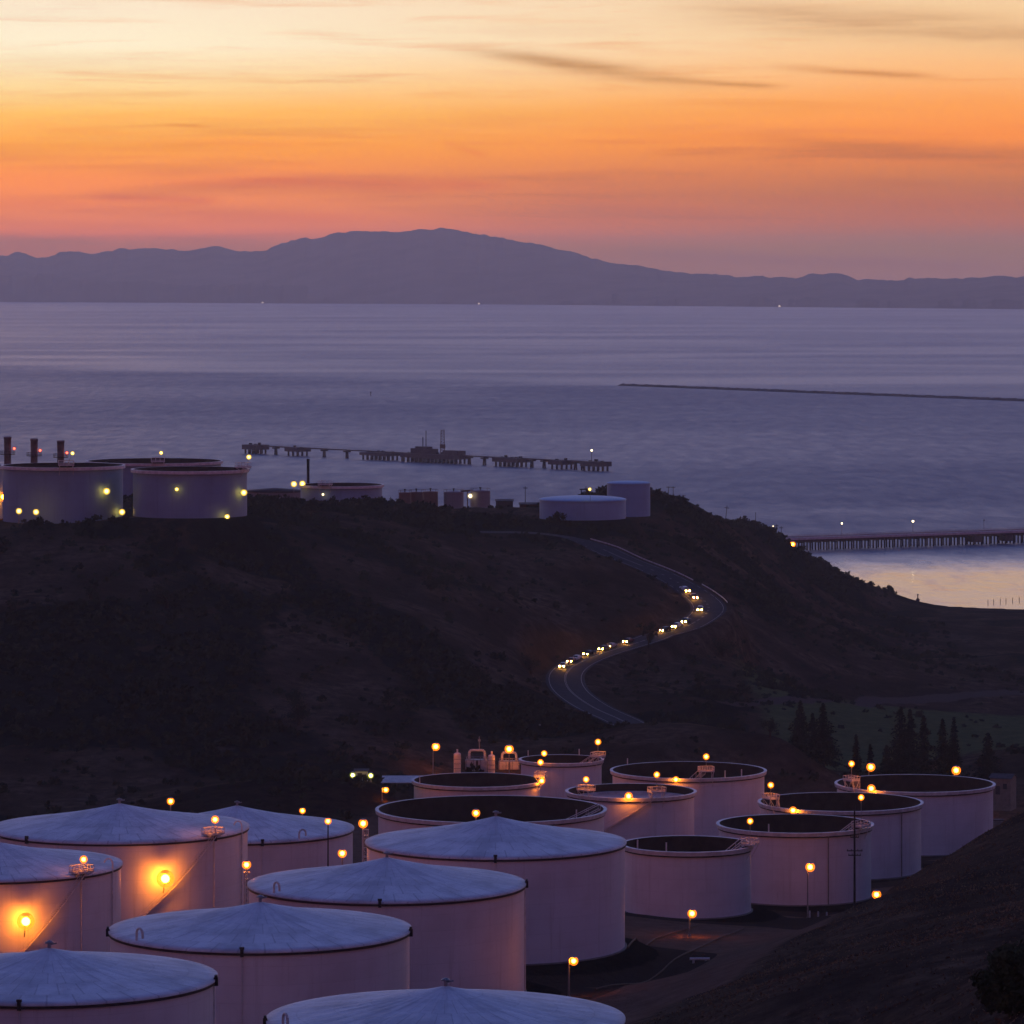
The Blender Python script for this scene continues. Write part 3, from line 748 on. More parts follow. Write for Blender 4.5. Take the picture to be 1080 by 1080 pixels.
# ------------------------------------------------------------------ far tanks on the ridge
def far_tank(key, label, kind='open', mat='shell_far', lamps=(), plat=None, rise=1.0, necks=(), group='tanks on the ridge'):
    x, y, z, r, h = GEO[key]
    root = thing('storage_tank', (x, y, z), label, 'storage tank', group)
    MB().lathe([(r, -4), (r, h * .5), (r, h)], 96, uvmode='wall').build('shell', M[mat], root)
    if kind == 'open':
        MB().lathe([(r - .05, h), (r - .05, .3)], 64).build('inner_wall', M['inner'], root)
        MB().lathe([(r - .05, h + .02), (r + .7, h + .02), (r + .7, h - .9), (r + .02, h - .9)], 96, smooth=False).build('wind_girder', M['rim'], root)
        MB().lathe([(r - .06, h - 3), (.01, h - 2.8)], 64).build('floating_roof', M['deck_dark'], root)
    elif kind == 'dark':
        MB().lathe([(r + .3, h - .5), (r + .3, h), (.01, h + rise)], 64, uvmode='roof').build('roof', M['dark_rim'], root)
    else:
        MB().lathe([(r + .2, h - .35)] + [((r + .2) * math.cos(a * PI / 20) + .01, h + rise * math.sin(a * PI / 20)) for a in range(11)], 96, uvmode='roof').build('roof', M['roof'] if mat == 'shell_far' else M[mat], root)
    if plat:
        th = th_px(key, plat[0]); platform(root, r, h, th, 4.5, 3.2, plat[1], .2, True, 1.3)
    for (px, py, rp, glow, mode) in lamps:
        th = th_px(key, px) if abs(px - (CONE.get(key) or OPEN.get(key) or FAR[key])[0]) < (FAR[key][1] / 2) else (PI / 2)
        if mode == 'back': th = PI - th
        o = rim_pt(r + 1.4, th); yy = y + o.y; tip = at(px, py, yy) - Vector((x, y, z))
        if mode == 'wall': tank_lamp(root, rim_pt(r, th, tip.z - .4), (o.x, o.y, tip.z), yy, glow, rp)
        else: tank_lamp(root, rim_pt(r, th, h), (tip.x, o.y, tip.z), yy, glow, rp)
    return root
far_tank('U', 'ridge tank under the three stacks with four yellow lamps at its wall', lamps=[(113, 518, 2.6, 'yellow', 'wall'), (126, 540, 2.4, 'yellow', 'wall'), (76.5, 478, 1.5, 'yellow', 'top')], plat=(76, .6))
far_tank('V', 'ridge tank of which only an edge shows at the frame, orange lamp on it', lamps=[(1, 524, 3.0, 'sodium', 'wall')])
far_tank('W', 'wide ridge tank standing behind two others, single lamp over its far rim', lamps=[(170, 477.6, 1.4, 'yellow', 'back')], plat=(172, .5))
far_tank('X', 'ridge tank with two dark trees before its pale wall', lamps=[(192, 516, 1.5, 'yellow', 'wall'), (254.5, 519.5, 2.5, 'yellow', 'wall'), (262.5, 482, 1.9, 'yellow', 'top')], plat=(257, .6))
far_tank('Y', 'low dark rimmed tank on the ridge beside the thin black stack', 'dark', 'shell_grey')
far_tank('Z', 'low white tank with a dark rim on the ridge, thin black stack at its edge', 'open', lamps=[(344, 521.5, 1.2, 'white', 'wall'), (319, 510, 2.3, 'yellow', 'top')], plat=(345, .5))
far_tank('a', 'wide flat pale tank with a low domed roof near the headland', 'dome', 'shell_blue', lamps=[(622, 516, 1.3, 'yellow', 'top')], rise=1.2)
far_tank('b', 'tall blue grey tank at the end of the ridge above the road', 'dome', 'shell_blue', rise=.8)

# small ridge tanks
def small_tank(px, w, y0, y1, Y, mat, label, group=None):
    r = w * Y / F / 2; p = at(px, y1, Y); h = zz(y0, Y) - p.z
    root = thing('small_tank', (p.x, Y, p.z), label, 'storage tank', group)
    MB().lathe([(r, -5), (r, h * .5), (r, h)], 48, uvmode='wall').build('shell', M[mat], root)
    MB().lathe([(r + .12, h - .2), (r + .12, h), (.01, h + r * .10)], 48, uvmode='roof').build('roof', M[mat], root)
    v = MB().tube((0, 0, h), (0, 0, h + 1.1), .22, 8); v.box(0, 0, h + 1.0, .8, .8, .35); v.build('roof_vent', M['black_steel'], root)
    rr = MB()
    for k in range(24):
        a = 2 * PI * k / 24; b = 2 * PI * (k + 1) / 24
        rr.tube((r * math.cos(a), r * math.sin(a), h + .9), (r * math.cos(b), r * math.sin(b), h + .9), .05, 4)
        if k % 3 == 0: rr.tube((r * math.cos(a), r * math.sin(a), h), (r * math.cos(a), r * math.sin(a), h + .9), .05, 4)
    rr.build('railing', M['rust'], root)
    return root
small_tank(427, 13, 519.5, 533, 1690, 'shell_brown', 'brown round tank in a row of three, the end beside the low white tank', 'three small brown tanks')
small_tank(439, 15, 519, 533, 1700, 'shell_brown', 'brown round tank in the middle of a row of three on the ridge', 'three small brown tanks')
small_tank(454, 16, 518.6, 533, 1690, 'shell_brown', 'brown round tank at the grey tank end of a row of three', 'three small brown tanks')
small_tank(478.5, 21, 518.8, 535, 1690, 'shell_grey', 'grey round tank linked by an overhead pipe to its taller twin')
tw = small_tank(506.5, 21, 517.6, 545, 1640, 'shell_grey', 'taller grey round tank with a white lamp on its side')
p_ = at(496, 523, 1636) - tw.location; tank_lamp(tw, (p_.x + .6, p_.y, p_.z - .6), p_, 1636, 'white', 2.2)
br = MB(); a_, b_ = at(487, 518, 1665), at(498, 517.2, 1655)
br.tube(a_, b_, .35, 6); br.tube(at(493, 517.8, 1660), at(493, 536, 1660), .2, 6)
tag(br.build('overhead_pipe', M['rust']), 'short rusty overhead pipe linking the two grey round tanks', 'pipe')

# ------------------------------------------------------------------ stacks
def stack(px, y0, y1, w, Y, label, red=None, plat=None, mat='stack'):
    p = at(px, y1, Y); h = zz(y0, Y) - p.z; r = w * Y / F / 2
    root = thing('chimney_stack', p, label, 'chimney', 'exhaust stacks' if plat else None)
    MB().lathe([(r, -20), (r * .97, h * .5), (r, h - .8), (r * 1.08, h - .8), (r * 1.08, h), (r * .8, h), (r * .8, h - 2)], 24).build('flue', M[mat], root)
    if plat:
        z = zz(plat, Y) - p.z; mb = MB().lathe([(r, z), (r + 1.3, z), (r + 1.3, z + .2), (r, z + .2)], 20, smooth=False)
        for k in range(20):
            a, b = 2 * PI * k / 20, 2 * PI * (k + 1) / 20; R = r + 1.3
            for dz in (.6, 1.2): mb.tube((R * math.cos(a), R * math.sin(a), z + dz), (R * math.cos(b), R * math.sin(b), z + dz), .06, 4)
            if k % 2 == 0: mb.tube((R * math.cos(a), R * math.sin(a), z), (R * math.cos(a), R * math.sin(a), z + 1.2), .06, 4)
        mb.build('platform', M['black_steel'], root)
    if red:
        t = at(red[0], red[1], Y) - p; tank_lamp(root, (r, -.5, t.z - .5), t, Y, 'redlamp', 1.4, 'beacon')
stack(8, 460.5, 489, 7.6, 1500, 'stack at the picture edge in a row of three, red beacon beside', (15, 473), 479.5)
stack(36, 462.5, 489, 7.6, 1500, 'middle stack of the three behind the ridge tank', (42.3, 475), 481)
stack(64, 464.5, 489, 7.6, 1500, 'stack at the inland end of the row of three, yellow lamp next to it', (70.6, 477.6), 482.5)
stack(325, 484, 513, 3.0, 1720, 'thin black stack rising behind the low white ridge tank', mat='black_steel')

# ------------------------------------------------------------------ sheds and plant
def shed(px, y0, y1, w, Y, dep, label, wall='shed', roof='dark_roof', door=True, pitch=.8, name='shed', rz=0.0):
    p = at(px, y1, Y); W = w * Y / F; h = zz(y0, Y) - p.z - pitch
    root = thing(name, p, label, 'shed', None, rz)
    mb = MB(); a, d = W / 2, dep
    vs = [(-a, 0, -4), (a, 0, -4), (a, d, -4), (-a, d, -4), (-a, 0, h), (a, 0, h), (a, d, h), (-a, d, h), (-a, d / 2, h + pitch), (a, d / 2, h + pitch)]
    mb.add(vs, [(0, 1, 5, 4), (1, 2, 6, 9, 5), (2, 3, 7, 6), (3, 0, 4, 8, 7)]); mb.build('wall', M[wall], root)
    rb = MB(); e = .35
    k = pitch / (d / 2); lo = h - e * k + .12; hi = h + pitch + .12
    for s in (0, 1):
        ye = -e if s == 0 else d + e
        vs = [(-a - e, ye, lo), (a + e, ye, lo), (a + e, d / 2, hi), (-a - e, d / 2, hi)]
        vs += [(x, y, z + .12) for x, y, z in vs]
        rb.add(vs, [(0, 1, 2, 3), (4, 5, 6, 7), (0, 1, 5, 4), (1, 2, 6, 5), (3, 0, 4, 7)])
    rb.build('roof', M[roof], root)
    if door:
        MB().box(-a * .25, -.04, 0, 1.1, .08, min(2.1, h * .85)).build('door', M['dark_roof'], root)
        MB().box(a * .45, -.04, h * .35, 1.0, .08, h * .35).build('window', M['window'], root)
    return root
shed(1055, 818, 838, 22, 1100, 6, 'small tan shed with a pitched roof behind the tank by the conifers', rz=-.35)
shed(532, 527.5, 541, 18, 1700, 8, 'dark low shed on the ridge next to the taller grey round tank', 'concrete_dark', pitch=.5)
shed(558, 531, 543, 20, 1680, 8, 'dark long shed between the small tanks and the wide flat tank', 'rust', pitch=.5)
shed(381, 812.5, 823.5, 13, 1062, 4, 'tiny white cabin between two greenish floodlights by the dark mound', 'shed_white', pitch=.3)
bx = thing('valve_box', at(1051, 872, 1075), 'grey metal cabinet at the foot of the shed tank, beside the hill', 'cabinet')
MB().box(0, 0, -1, 3.2, 2.4, 2.6).build('body', M['galv'], bx); MB().box(0, 0, 1.62, 3.5, 2.7, .18).build('lid', M['dark_roof'], bx)
MB().box(.5, -1.24, -.2, 1.2, .06, 1.5).build('door', M['concrete'], bx)

def vessel(px, w, y0, y1, Y, label):
    p = at(px, y1, Y); r = w * Y / F / 2; h = zz(y0, Y) - p.z
    root = thing('process_vessel', p, label, 'vessel', 'upright process vessels')
    MB().lathe([(r, -2), (r, h)] + [(r * math.cos(a * PI / 12) + .001, h + r * .5 * math.sin(a * PI / 12)) for a in range(1, 7)], 24).build('body', M['vessel'], root)
    mb = MB()
    for k in range(1, 5): mb.lathe([(r + .01, h * k / 5 - .08), (r + .08, h * k / 5 - .08), (r + .08, h * k / 5 + .08), (r + .01, h * k / 5 + .08)], 24, smooth=False)
    mb.build('band', M['galv'], root)
    MB().tube((0, 0, h + r * .45), (0, 0, h + r * .5 + .8), .22, 8).build('nozzle', M['rail'], root)
vessel(482.3, 7.6, 795.5, 820, 1125, 'slim upright vessel standing alone, lit orange beside the pole lamp')
vessel(518.5, 7.2, 797.5, 820, 1128, 'slim upright vessel against the piped treater cabinet')
def treater(px, w, y0, y1, ytop, Y, label, mast=None):
    p = at(px, y1, Y); W = w * Y / F; h = zz(y0, Y) - p.z; ht = zz(ytop, Y) - p.z; k = Y / F
    root = thing('process_skid', p, label, 'process unit', 'piped process units')
    for s, ww in ((-.27, .46), (.27, .44)):
        mb = MB(); mb.box(s * W, 1.2, -1, W * ww, 2.6, h + 1)
        for q in range(5): mb.box(s * W, -.14, h * q / 5 + .2, W * ww * .98, .08, .10)
        mb.build('cabinet', M['vessel'], root)
        MB().box(s * W - .2, -.2, .1, W * ww * .4, .06, h * .5).build('door', M['rust'], root)
    mb = MB(); R = .32
    pts = [(-W * .34, .6, h - .3), (-W * .34, .6, ht - .7), (-W * .30, .6, ht - .15), (-W * .24, .6, ht), (W * .24, .6, ht), (W * .30, .6, ht - .15), (W * .34, .6, ht - .7), (W * .34, .6, h - .3)]
    mb.path(pts, R, 10); mb.build('header_pipe', M['rail'], root)
    fr = MB()
    for s in (-.46, -.15, .15, .46):
        fr.tube((s * W, -.1, 0), (s * W, -.1, h + .9), .09, 5)
    for z in (h + .45, h + .9): fr.tube((-W * .46, -.1, z), (W * .46, -.1, z), .07, 5)
    fr.box(0, 1.0, h, W * .96, 1.8, .15); fr.build('frame', M['galv'], root)
    MB().box(0, 1.2, 0, W * .12, 1.8, h * .95).build('manifold', M['rust'], root)
    if mast:
        hm = zz(mast, Y) - p.z; mb = MB().tube((.6, .6, ht), (.6, .6, hm), .12, 6)
        mb.box(.6, .6, (ht + hm) / 2 + .5, .7, .2, .5); mb.build('mast', M['galv'], root)
treater(503, 24, 802, 822, 791.5, 1130, 'larger piped process unit with an arched header and a thin mast', 777)
treater(537, 22, 803.5, 822, 794, 1132, 'smaller piped process unit behind the lamp, next to the small open tank')
# bright service shed roof beside the brown-rim tank
r_ = thing('canopy_roof', at(424, 834, 1080), 'low pale sheet roof beside the open tank with the dark girder line', 'canopy')
MB().add([(-5, -3, 2.2), (5, -3, 2.2), (5, 3, 3.2), (-5, 3, 3.2), (-5, -3, 2.35), (5, -3, 2.35), (5, 3, 3.35), (-5, 3, 3.35)],
         [(0, 1, 2, 3), (4, 5, 6, 7), (0, 1, 5, 4), (1, 2, 6, 5), (2, 3, 7, 6), (3, 0, 4, 7)]).build('roof', M['shed_white'], r_)
for sx in (-4.6, 4.6):
    for sy in (-2.7, 2.7): MB().tube((sx, sy, -2), (sx, sy, 2.3 if sy < 0 else 3.1), .1, 6).build('post', M['galv'], r_)

# ------------------------------------------------------------------ pole lamps
def pole_lamp(px, py, Y, label, glow='sodium', rp=2.6, arm=.0, dark=False, group='pole lamps in the tank yard', base=None):
    tip = at(px, py, Y); x = tip.x + arm
    z = hz(x, Y) if base is None else base
    r = lamp_px_r(Y, rp)
    root = thing('lamp_post', (x, Y, z), label, 'street lamp', group)
    H = tip.z - z
    mb = MB().tube((0, 0, -.5), (0, 0, H + r * 1.25), .16, 8, .10)
    mb.box(0, 0, 0, .5, .5, .35)
    if abs(arm) > .05: mb.path([(0, 0, H + r * 1.2), (-arm * .5, 0, H + r * 1.6), (-arm, 0, H + r * 1.5)], .08, 6)
    mb.build('pole', M['wood' if dark else 'galv'], root)
    MB().lathe([(.02, 2.25 * r), (r * .5, 2.1 * r), (r * 1.05, 1.85 * r), (r * 1.3, 1.68 * r)], 14, -arm, 0, H).build('lamp_hood', M['galv'], root)
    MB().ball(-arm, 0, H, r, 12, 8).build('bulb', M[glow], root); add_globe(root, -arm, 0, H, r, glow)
    return root
pole_lamp(459.7, 787.5, 1119, 'lamp on a tall pole beside the slim lone process vessel', arm=-.7)
pole_lamp(537, 790, 1126, 'lamp in front of the smaller piped process unit', rp=2.8)
pole_lamp(574, 782, 1195, 'lamp on a bent arm over the small open tank deepest in the yard', arm=-1.2, rp=2.7)
pole_lamp(407, 833, 1040, 'low lamp on a short pole where the dark mound meets the widest open tank', arm=-.9, rp=2.0)
pole_lamp(372, 817.5, 1058, 'greenish floodlight on the dark mound side of the tiny white cabin', 'green', 2.2, group='greenish floodlights by the cabin')
pole_lamp(391, 818, 1058, 'greenish floodlight on the tank side of the tiny white cabin', 'green', 2.2, group='greenish floodlights by the cabin')
pole_lamp(383, 868.5, 790, 'lamp above the ladder tower at the edge of the tallest cone roof', rp=3.0)
pole_lamp(361, 900, 742, 'lamp glowing low in the gap behind the second row cone roofs', rp=2.8)
pole_lamp(346, 866, 775, 'lamp on a dark wooden pole before the half hidden cone roof tank', dark=True, rp=2.2)
pole_lamp(319, 855, 880, 'lamp just over the ridge line of the half hidden cone roof', rp=2.0)
pole_lamp(180, 845, 815, 'lamp standing alone above the cone roof with the glowing stair lamp', rp=2.4)
pole_lamp(502, 857.5, 775, 'lamp behind the peak of the tallest cone roof against the black tank interior', rp=2.6)
pole_lamp(260, 912, 694, 'lamp on a white tower in the gap between two cone roofs', rp=2.9)
pole_lamp(854.5, 914.5, 872, 'lamp on a slim pole in front of the utility pole tank, above three white bollards', rp=3.0, arm=-.5)
pole_lamp(730, 963.5, 770, 'lamp on a pole between the small open tank and the dirt road', rp=2.9, arm=-.5)
pole_lamp(605, 1013.5, 660, 'lamp on a pole beside the foot of the tallest cone roof tank', rp=2.9, arm=-.7)
pole_lamp(924.5, 943.5, 745, 'lamp rising just above the edge of the grassy hill', rp=2.9)
pole_lamp(918.5, 809, 1120, 'lamp in front of the tall conifers, beside the railed platform of the shed tank', rp=2.8, arm=-.5)
pole_lamp(1008.5, 812.5, 1115, 'lamp near the pair of slender conifers behind the shed tank', rp=2.9, arm=-.5)
def tower(px, y0, y1, w, Y, label):
    p = at(px, y1, Y); W = w * Y / F; h = zz(y0, Y) - p.z
    z0 = hz(p.x, Y) - p.z
    root = thing('ladder_tower', p, label, 'tower', 'white ladder towers')
    mb = MB()
    for sx in (-1, 1):
        for sy in (-1, 1): mb.tube((sx * W / 2, sy * W / 2, z0), (sx * W / 2, sy * W / 2, h), .10, 5)
    k = 0; z = h
    while z > z0 + 1:
        for sy in (-1, 1): mb.tube((-W / 2, sy * W / 2, z), (W / 2, sy * W / 2, z), .08, 4)
        for sx in (-1, 1): mb.tube((sx * W / 2, -W / 2, z), (sx * W / 2, W / 2, z), .08, 4)
        if z - 1.6 > z0: mb.tube((-W / 2, -W / 2, z), (W / 2, -W / 2, z - 1.6), .06, 4)
        z -= 1.6
    mb.build('frame', M['rail'], root)
    mb = MB(); mb.box(0, 0, h - 1.1, W * 1.15, W * 1.15, .12)
    mb.build('deck', M['galv'], root)
    mb = MB()
    z = h
    while z > z0 + .4: mb.tube((-.25, -W / 2 - .1, z), (.25, -W / 2 - .1, z), .04, 4); z -= .35
    for s in (-.25, .25): mb.tube((s, -W / 2 - .1, z0), (s, -W / 2 - .1, h), .05, 4)
    mb.build('ladder', M['rail'], root)
tower(385.5, 875, 910, 6, 789, 'white ladder tower standing at the edge of the tallest cone roof')
tower(260.5, 920, 950, 5.5, 693, 'white ladder tower between two cone roofs under its own lamp')

# utility pole before tank R
def utility_pole(px, y0, y1, Y, label, arms=((.12, 2.4),), w=.17, name='utility_pole', z=None, group=None, tilt=0.0):
    p = at(px, y1, Y); z = p.z if z is None else z; h = zz(y0, Y) - z
    root = thing(name, (p.x, Y, z), label, 'utility pole', group); root.rotation_euler = (0, tilt, 0)
    MB().tube((0, 0, -2), (0, 0, h), w * 1.2, 8, w * .8).build('pole', M['wood'], root)
    for t, L in arms:
        mb = MB().box(0, -.2, h * (1 - t), L, .14, .18)
        for s in (-.46, -.2, .2, .46): mb.tube((s * L, -.2, h * (1 - t) + .18), (s * L, -.2, h * (1 - t) + .42), .06, 6)
        mb.build('crossarm', M['wood'], root)
    return root
utility_pole(901.3, 848, 951, 850, 'tall dark utility pole with crossarms in front of the open yard tanks', ((.42, 3.0), (.46, 2.4), (.30, 1.6)), .20, z=hz(xx(901.3, 850), 850))
for px, y0, y1, Y, lb, ar, tl in ((705, 513, 535, 1665, 'inner pole of the pair where the ridge ends above the road', ((.06, 1.6),), 0),
        (710, 513, 535, 1665, 'outer pole of the pair where the ridge ends above the road', ((.06, 1.6),), 0),
        (721, 522, 540, 1690, 'short pole standing after the pair on the headland', ((.08, 1.4),), 0),
        (764, 533, 552, 1790, 'leaning pole halfway down the headland', ((.10, 1.8),), .10),
        (797, 540, 566, 1870, 'slim bare pole low on the headland', (), 0),
        (819, 553, 580, 1940, 'pole of the pair at the pier head, hill side', ((.10, 1.6),), 0),
        (824, 555, 582, 1945, 'pole of the pair at the pier head, water side', ((.10, 1.6),), 0),
        (554, 513, 536, 1690, 'thin pole between the dark sheds and the wide flat tank', ((.08, 1.6),), 0),
        (618, 513, 526, 1600, 'thin pole standing behind the wide flat tank', ((.08, 1.4),), 0),
        (412, 524, 534, 1680, 'short pole beside the row of three brown tanks', ((.1, 1.2),), 0)):
    x_ = xx(px, Y); utility_pole(px, y0, y1, Y, lb, ar, .13, z=hz(x_, Y) - .3, group='poles along the ridge', tilt=tl)
pr = thing('pipe_rack', at(613, 521, 1602), 'small pipe rack standing behind the wide flat tank', 'pipe rack')
MB().box(0, 0, -4, .3, .3, 5.5).box(2, 0, -4, .3, .3, 5.5).build('post', M['black_steel'], pr); MB().box(1, 0, 1.5, 3.2, .5, .4).build('beam', M['black_steel'], pr)

# bollards at the road side
bl_g = 'white bollards by the yard road'
pb = []
for i, (px, lb) in enumerate(((854, 'white pipe bollard, the one straight below the pole lamp'), (863, 'white pipe bollard in the middle of three below the pole lamp'), (872, 'white pipe bollard towards the utility pole'))):
    Y = 862; x_ = xx(px, Y)
    mb = MB().tube((0, 0, -.4), (0, 0, 1.5), .16, 10); mb.ball(0, 0, 1.5, .16, 10, 6)
    o = mb.build('bollard', M['rail'], None, (x_, Y, hz(x_, Y))); tag(o, lb, 'bollard', bl_g)

def run(pts, name, label, cat, mat, r=.22, lift=.7, posts=True):
    W_ = [at(*p) for p in pts]; P = []
    for a, b in zip(W_[:-1], W_[1:]):
        n_ = max(2, int((b - a).length / 5)); P += [a.lerp(b, k / n_) for k in range(n_)]
    P.append(W_[-1]); P = [Vector((p.x, p.y, hz(p.x, p.y) + lift)) for p in P]; o = P[0].copy()
    root = thing(name, o, label, cat)
    MB().path([p - o for p in P], r, 8).build('pipe', M[mat], root)
    if posts:
        mb = MB()
        for p in P[::2]: q = p - o; mb.box(q.x, q.y, q.z - lift - .3, .5, .5, lift + .15)
        mb.build('support', M['concrete'], root)
    return root
run([(628, 1054, 668), (700, 1020, 712), (784, 982, 790)], 'pipeline', 'long ground pipeline bordering the dirt road past the small open tank', 'pipeline', 'rust', .13, .3, False)
run([(662, 1000, 722), (690, 985, 760), (735, 975, 790)], 'pipeline', 'short pipe from the tallest cone roof tank towards the small open tank', 'pipeline', 'rust', .16, .35, False)
vm = thing('valve_manifold', (xx(738, 716), 716, hz(xx(738, 716), 716)), 'pale valve assembly lying beside the dirt road under the pole lamp', 'valve')
MB().tube((-1.6, 0, .5), (1.6, 0, .5), .22, 10).tube((-1.0, 0, -.3), (-1.0, 0, .5), .2, 8).tube((1.0, 0, -.3), (1.0, 0, .5), .2, 8).build('pipe', M['rail'], vm)
for sx in (-.8, .5):
    w_ = MB().tube((sx, 0, .5), (sx, 0, 1.25), .06, 6)
    for k in range(12):
        a, b = 2 * PI * k / 12, 2 * PI * (k + 1) / 12; w_.tube((sx + .35 * math.cos(a), .35 * math.sin(a), 1.25), (sx + .35 * math.cos(b), .35 * math.sin(b), 1.25), .04, 4)
    w_.tube((sx - .35, 0, 1.25), (sx + .35, 0, 1.25), .03, 4).build('handwheel', M['rust'], vm)
pole_lamp(452, 1062, 603, 'assumed yard lamp hidden in the gap behind the tank at the bottom of the picture', rp=2.9)  # assumed lamp out of sight, added for the warm glow on the tank walls
pole_lamp(250, 1088, 552, 'assumed unseen yard lamp in the gap beside the bottom corner tank', rp=2.9)  # also assumed: stands below the view, added to throw orange light on the walls
cm_ = thing('channel_marker', (xx(391, 5600), 5600, 0), 'tiny dark channel marker post alone on the open water', 'buoy')
MB().tube((0, 0, -4), (0, 0, 5.5), .45, 8).build('pile', M['wood'], cm_); MB().box(0, 0, 4.2, 1.6, .3, 1.6).build('board', M['black_steel'], cm_)

# floor lamps at the far tanks that stand on the ground
pole_lamp(20, 539, 1318, 'yellow lamp at the foot of the ridge tank under the stacks, picture edge side', 'yellow', 2.3, group='yellow ground lamps on the ridge')
pole_lamp(38, 540, 1318, 'yellow lamp at the foot of the ridge tank, in line with the middle stack', 'yellow', 2.3, group='yellow ground lamps on the ridge')
pole_lamp(239.5, 545, 1317, 'yellow ground lamp at the foot of the tank behind the two dark trees', 'yellow', 2.0, group='yellow ground lamps on the ridge')
pole_lamp(310, 510.5, 1630, 'yellow lamp between the dark rimmed tank and the low white tank', 'yellow', 2.3, group='yellow ground lamps on the ridge')

# ------------------------------------------------------------------ road
def ribbon(name, off0, off1, lift, mat, i0=0, i1=None, dash=None):
    mb = MB(); pts = RP[i0:i1]; L, R = [], []
    for i, p in enumerate(pts):
        t = (pts[min(i + 1, len(pts) - 1)] - pts[max(i - 1, 0)]); t.z = 0; t.normalize(); n = Vector((-t.y, t.x, 0))
        L.append(p + n * off0 + Vector((0, 0, lift))); R.append(p + n * off1 + Vector((0, 0, lift)))
    for i in range(len(pts) - 1):
        if dash and i % dash[1] >= dash[0]: continue
        mb.add([L[i], R[i], R[i + 1], L[i + 1]], [(0, 1, 2, 3)], True)
    o = mb.build(name, mat); o['kind'] = 'structure'; return o
ribbon('road', -5.8, 5.8, .02, M['asphalt'])
ribbon('road_centre_line_marking', -.28, -.10, .03, M['line_paint'])
ribbon('road_centre_line_marking', .10, .28, .03, M['line_paint'])
ribbon('road_edge_line_marking', -4.9, -4.68, .03, M['line_paint'])
ribbon('road_edge_line_marking', 4.68, 4.9, .03, M['line_paint'])
def road_frame(s):
    i = min(max(int(s), 0), len(RP) - 2); t = RP[i + 1] - RP[i]; p = RP[i].lerp(RP[i + 1], s - int(s)); return p, t.normalized()
def near_idx(px, py, Y):
    q = at(px, py, Y); return min(range(len(RP)), key=lambda i: (RP[i] - q).length)
def guardrail(i0, i1, off, label):
    mb = MB(); pm = MB(); pts = []
    for i in range(i0, i1 + 1):
        t = RP[min(i + 1, len(RP) - 1)] - RP[i - 1]; t.z = 0; t.normalize(); pts.append(RP[i] + Vector((-t.y, t.x, 0)) * off)
    o = pts[0].copy(); root = thing('guardrail', o, label, 'guardrail', 'guardrails along the road')
    for a, b in zip(pts[:-1], pts[1:]):
        a, b = a - o, b - o
        vs = [a + Vector((0, 0, .42)), b + Vector((0, 0, .42)), b + Vector((0, 0, .80)), a + Vector((0, 0, .80))]
        d = Vector((b.y - a.y, a.x - b.x, 0)).normalized() * .08
        mb.add(vs + [v + d for v in vs], [(0, 1, 2, 3), (4, 5, 6, 7), (3, 2, 6, 7), (0, 1, 5, 4)])
        pm.box(a.x, a.y, a.z - .6, .16, .16, 1.4)
    mb.build('rail', M['rim'], root); pm.build('post', M['wood'], root)
ga, gb, gc, gd = near_idx(615, 572, 1498), near_idx(715, 614, 1466), near_idx(722, 619, 1462), near_idx(745, 636, 1442)
guardrail(ga, gb, 6.3, 'long pale guardrail along the outer side of the upper road bend')
guardrail(gc, gd, 6.6, 'short pale guardrail after the gap near the sharp road bend')

# ------------------------------------------------------------------ cars with headlights on
def make_car(paint, label):
    root = thing('car', (0, 0, 0), label, 'car', 'cars driving the road bends')
    side = [(-2.2, .35), (-2.25, .75), (-1.9, .9), (-1.2, .95), (-.75, 1.42), (.55, 1.45), (1.15, .98), (2.05, .85), (2.2, .62), (2.15, .32)]
    body = MB(); n = len(side); vs = []
    for s in (-1, 1):
        for x, z in side: vs.append((x, s * (.86 if z < 1.1 else .66), z))
    body.add(vs, [tuple(range(n))[::-1], tuple(range(n, 2 * n))] + [(k, (k + 1) % n, n + (k + 1) % n, n + k) for k in range(n)])
    body.build('body', M[paint], root)
    def pane(q, nm='window'): MB().add(q, [(0, 1, 2, 3)]).build(nm, M['car_glass'], root)
    pane([(1.12, -.74, 1.03), (1.12, .74, 1.03), (.62, .60, 1.42), (.62, -.60, 1.42)], 'windscreen')
    pane([(-1.22, -.74, .99), (-1.22, .74, .99), (-.80, .60, 1.40), (-.80, -.60, 1.40)], 'rear_window')
    for s in (-1, 1): pane([(-1.0, s * .84, 1.0), (1.0, s * .84, 1.0), (.5, s * .68, 1.38), (-.68, s * .68, 1.38)])
    for x in (-1.35, 1.35):
        for s in (-1, 1):
            w = MB().tube((x, s * .70, .32), (x, s * .90, .32), .32, 16).build('wheel', M['tyre'], root)
            MB().tube((x, s * .905, .32), (x, s * .92, .32), .18, 12).build('rim', M['galv'], w)
    for s in (-1, 1):
        MB().ball(2.16, s * .62, .66, .20, 10, 6).build('headlight', M['headlight'], root)
    return root
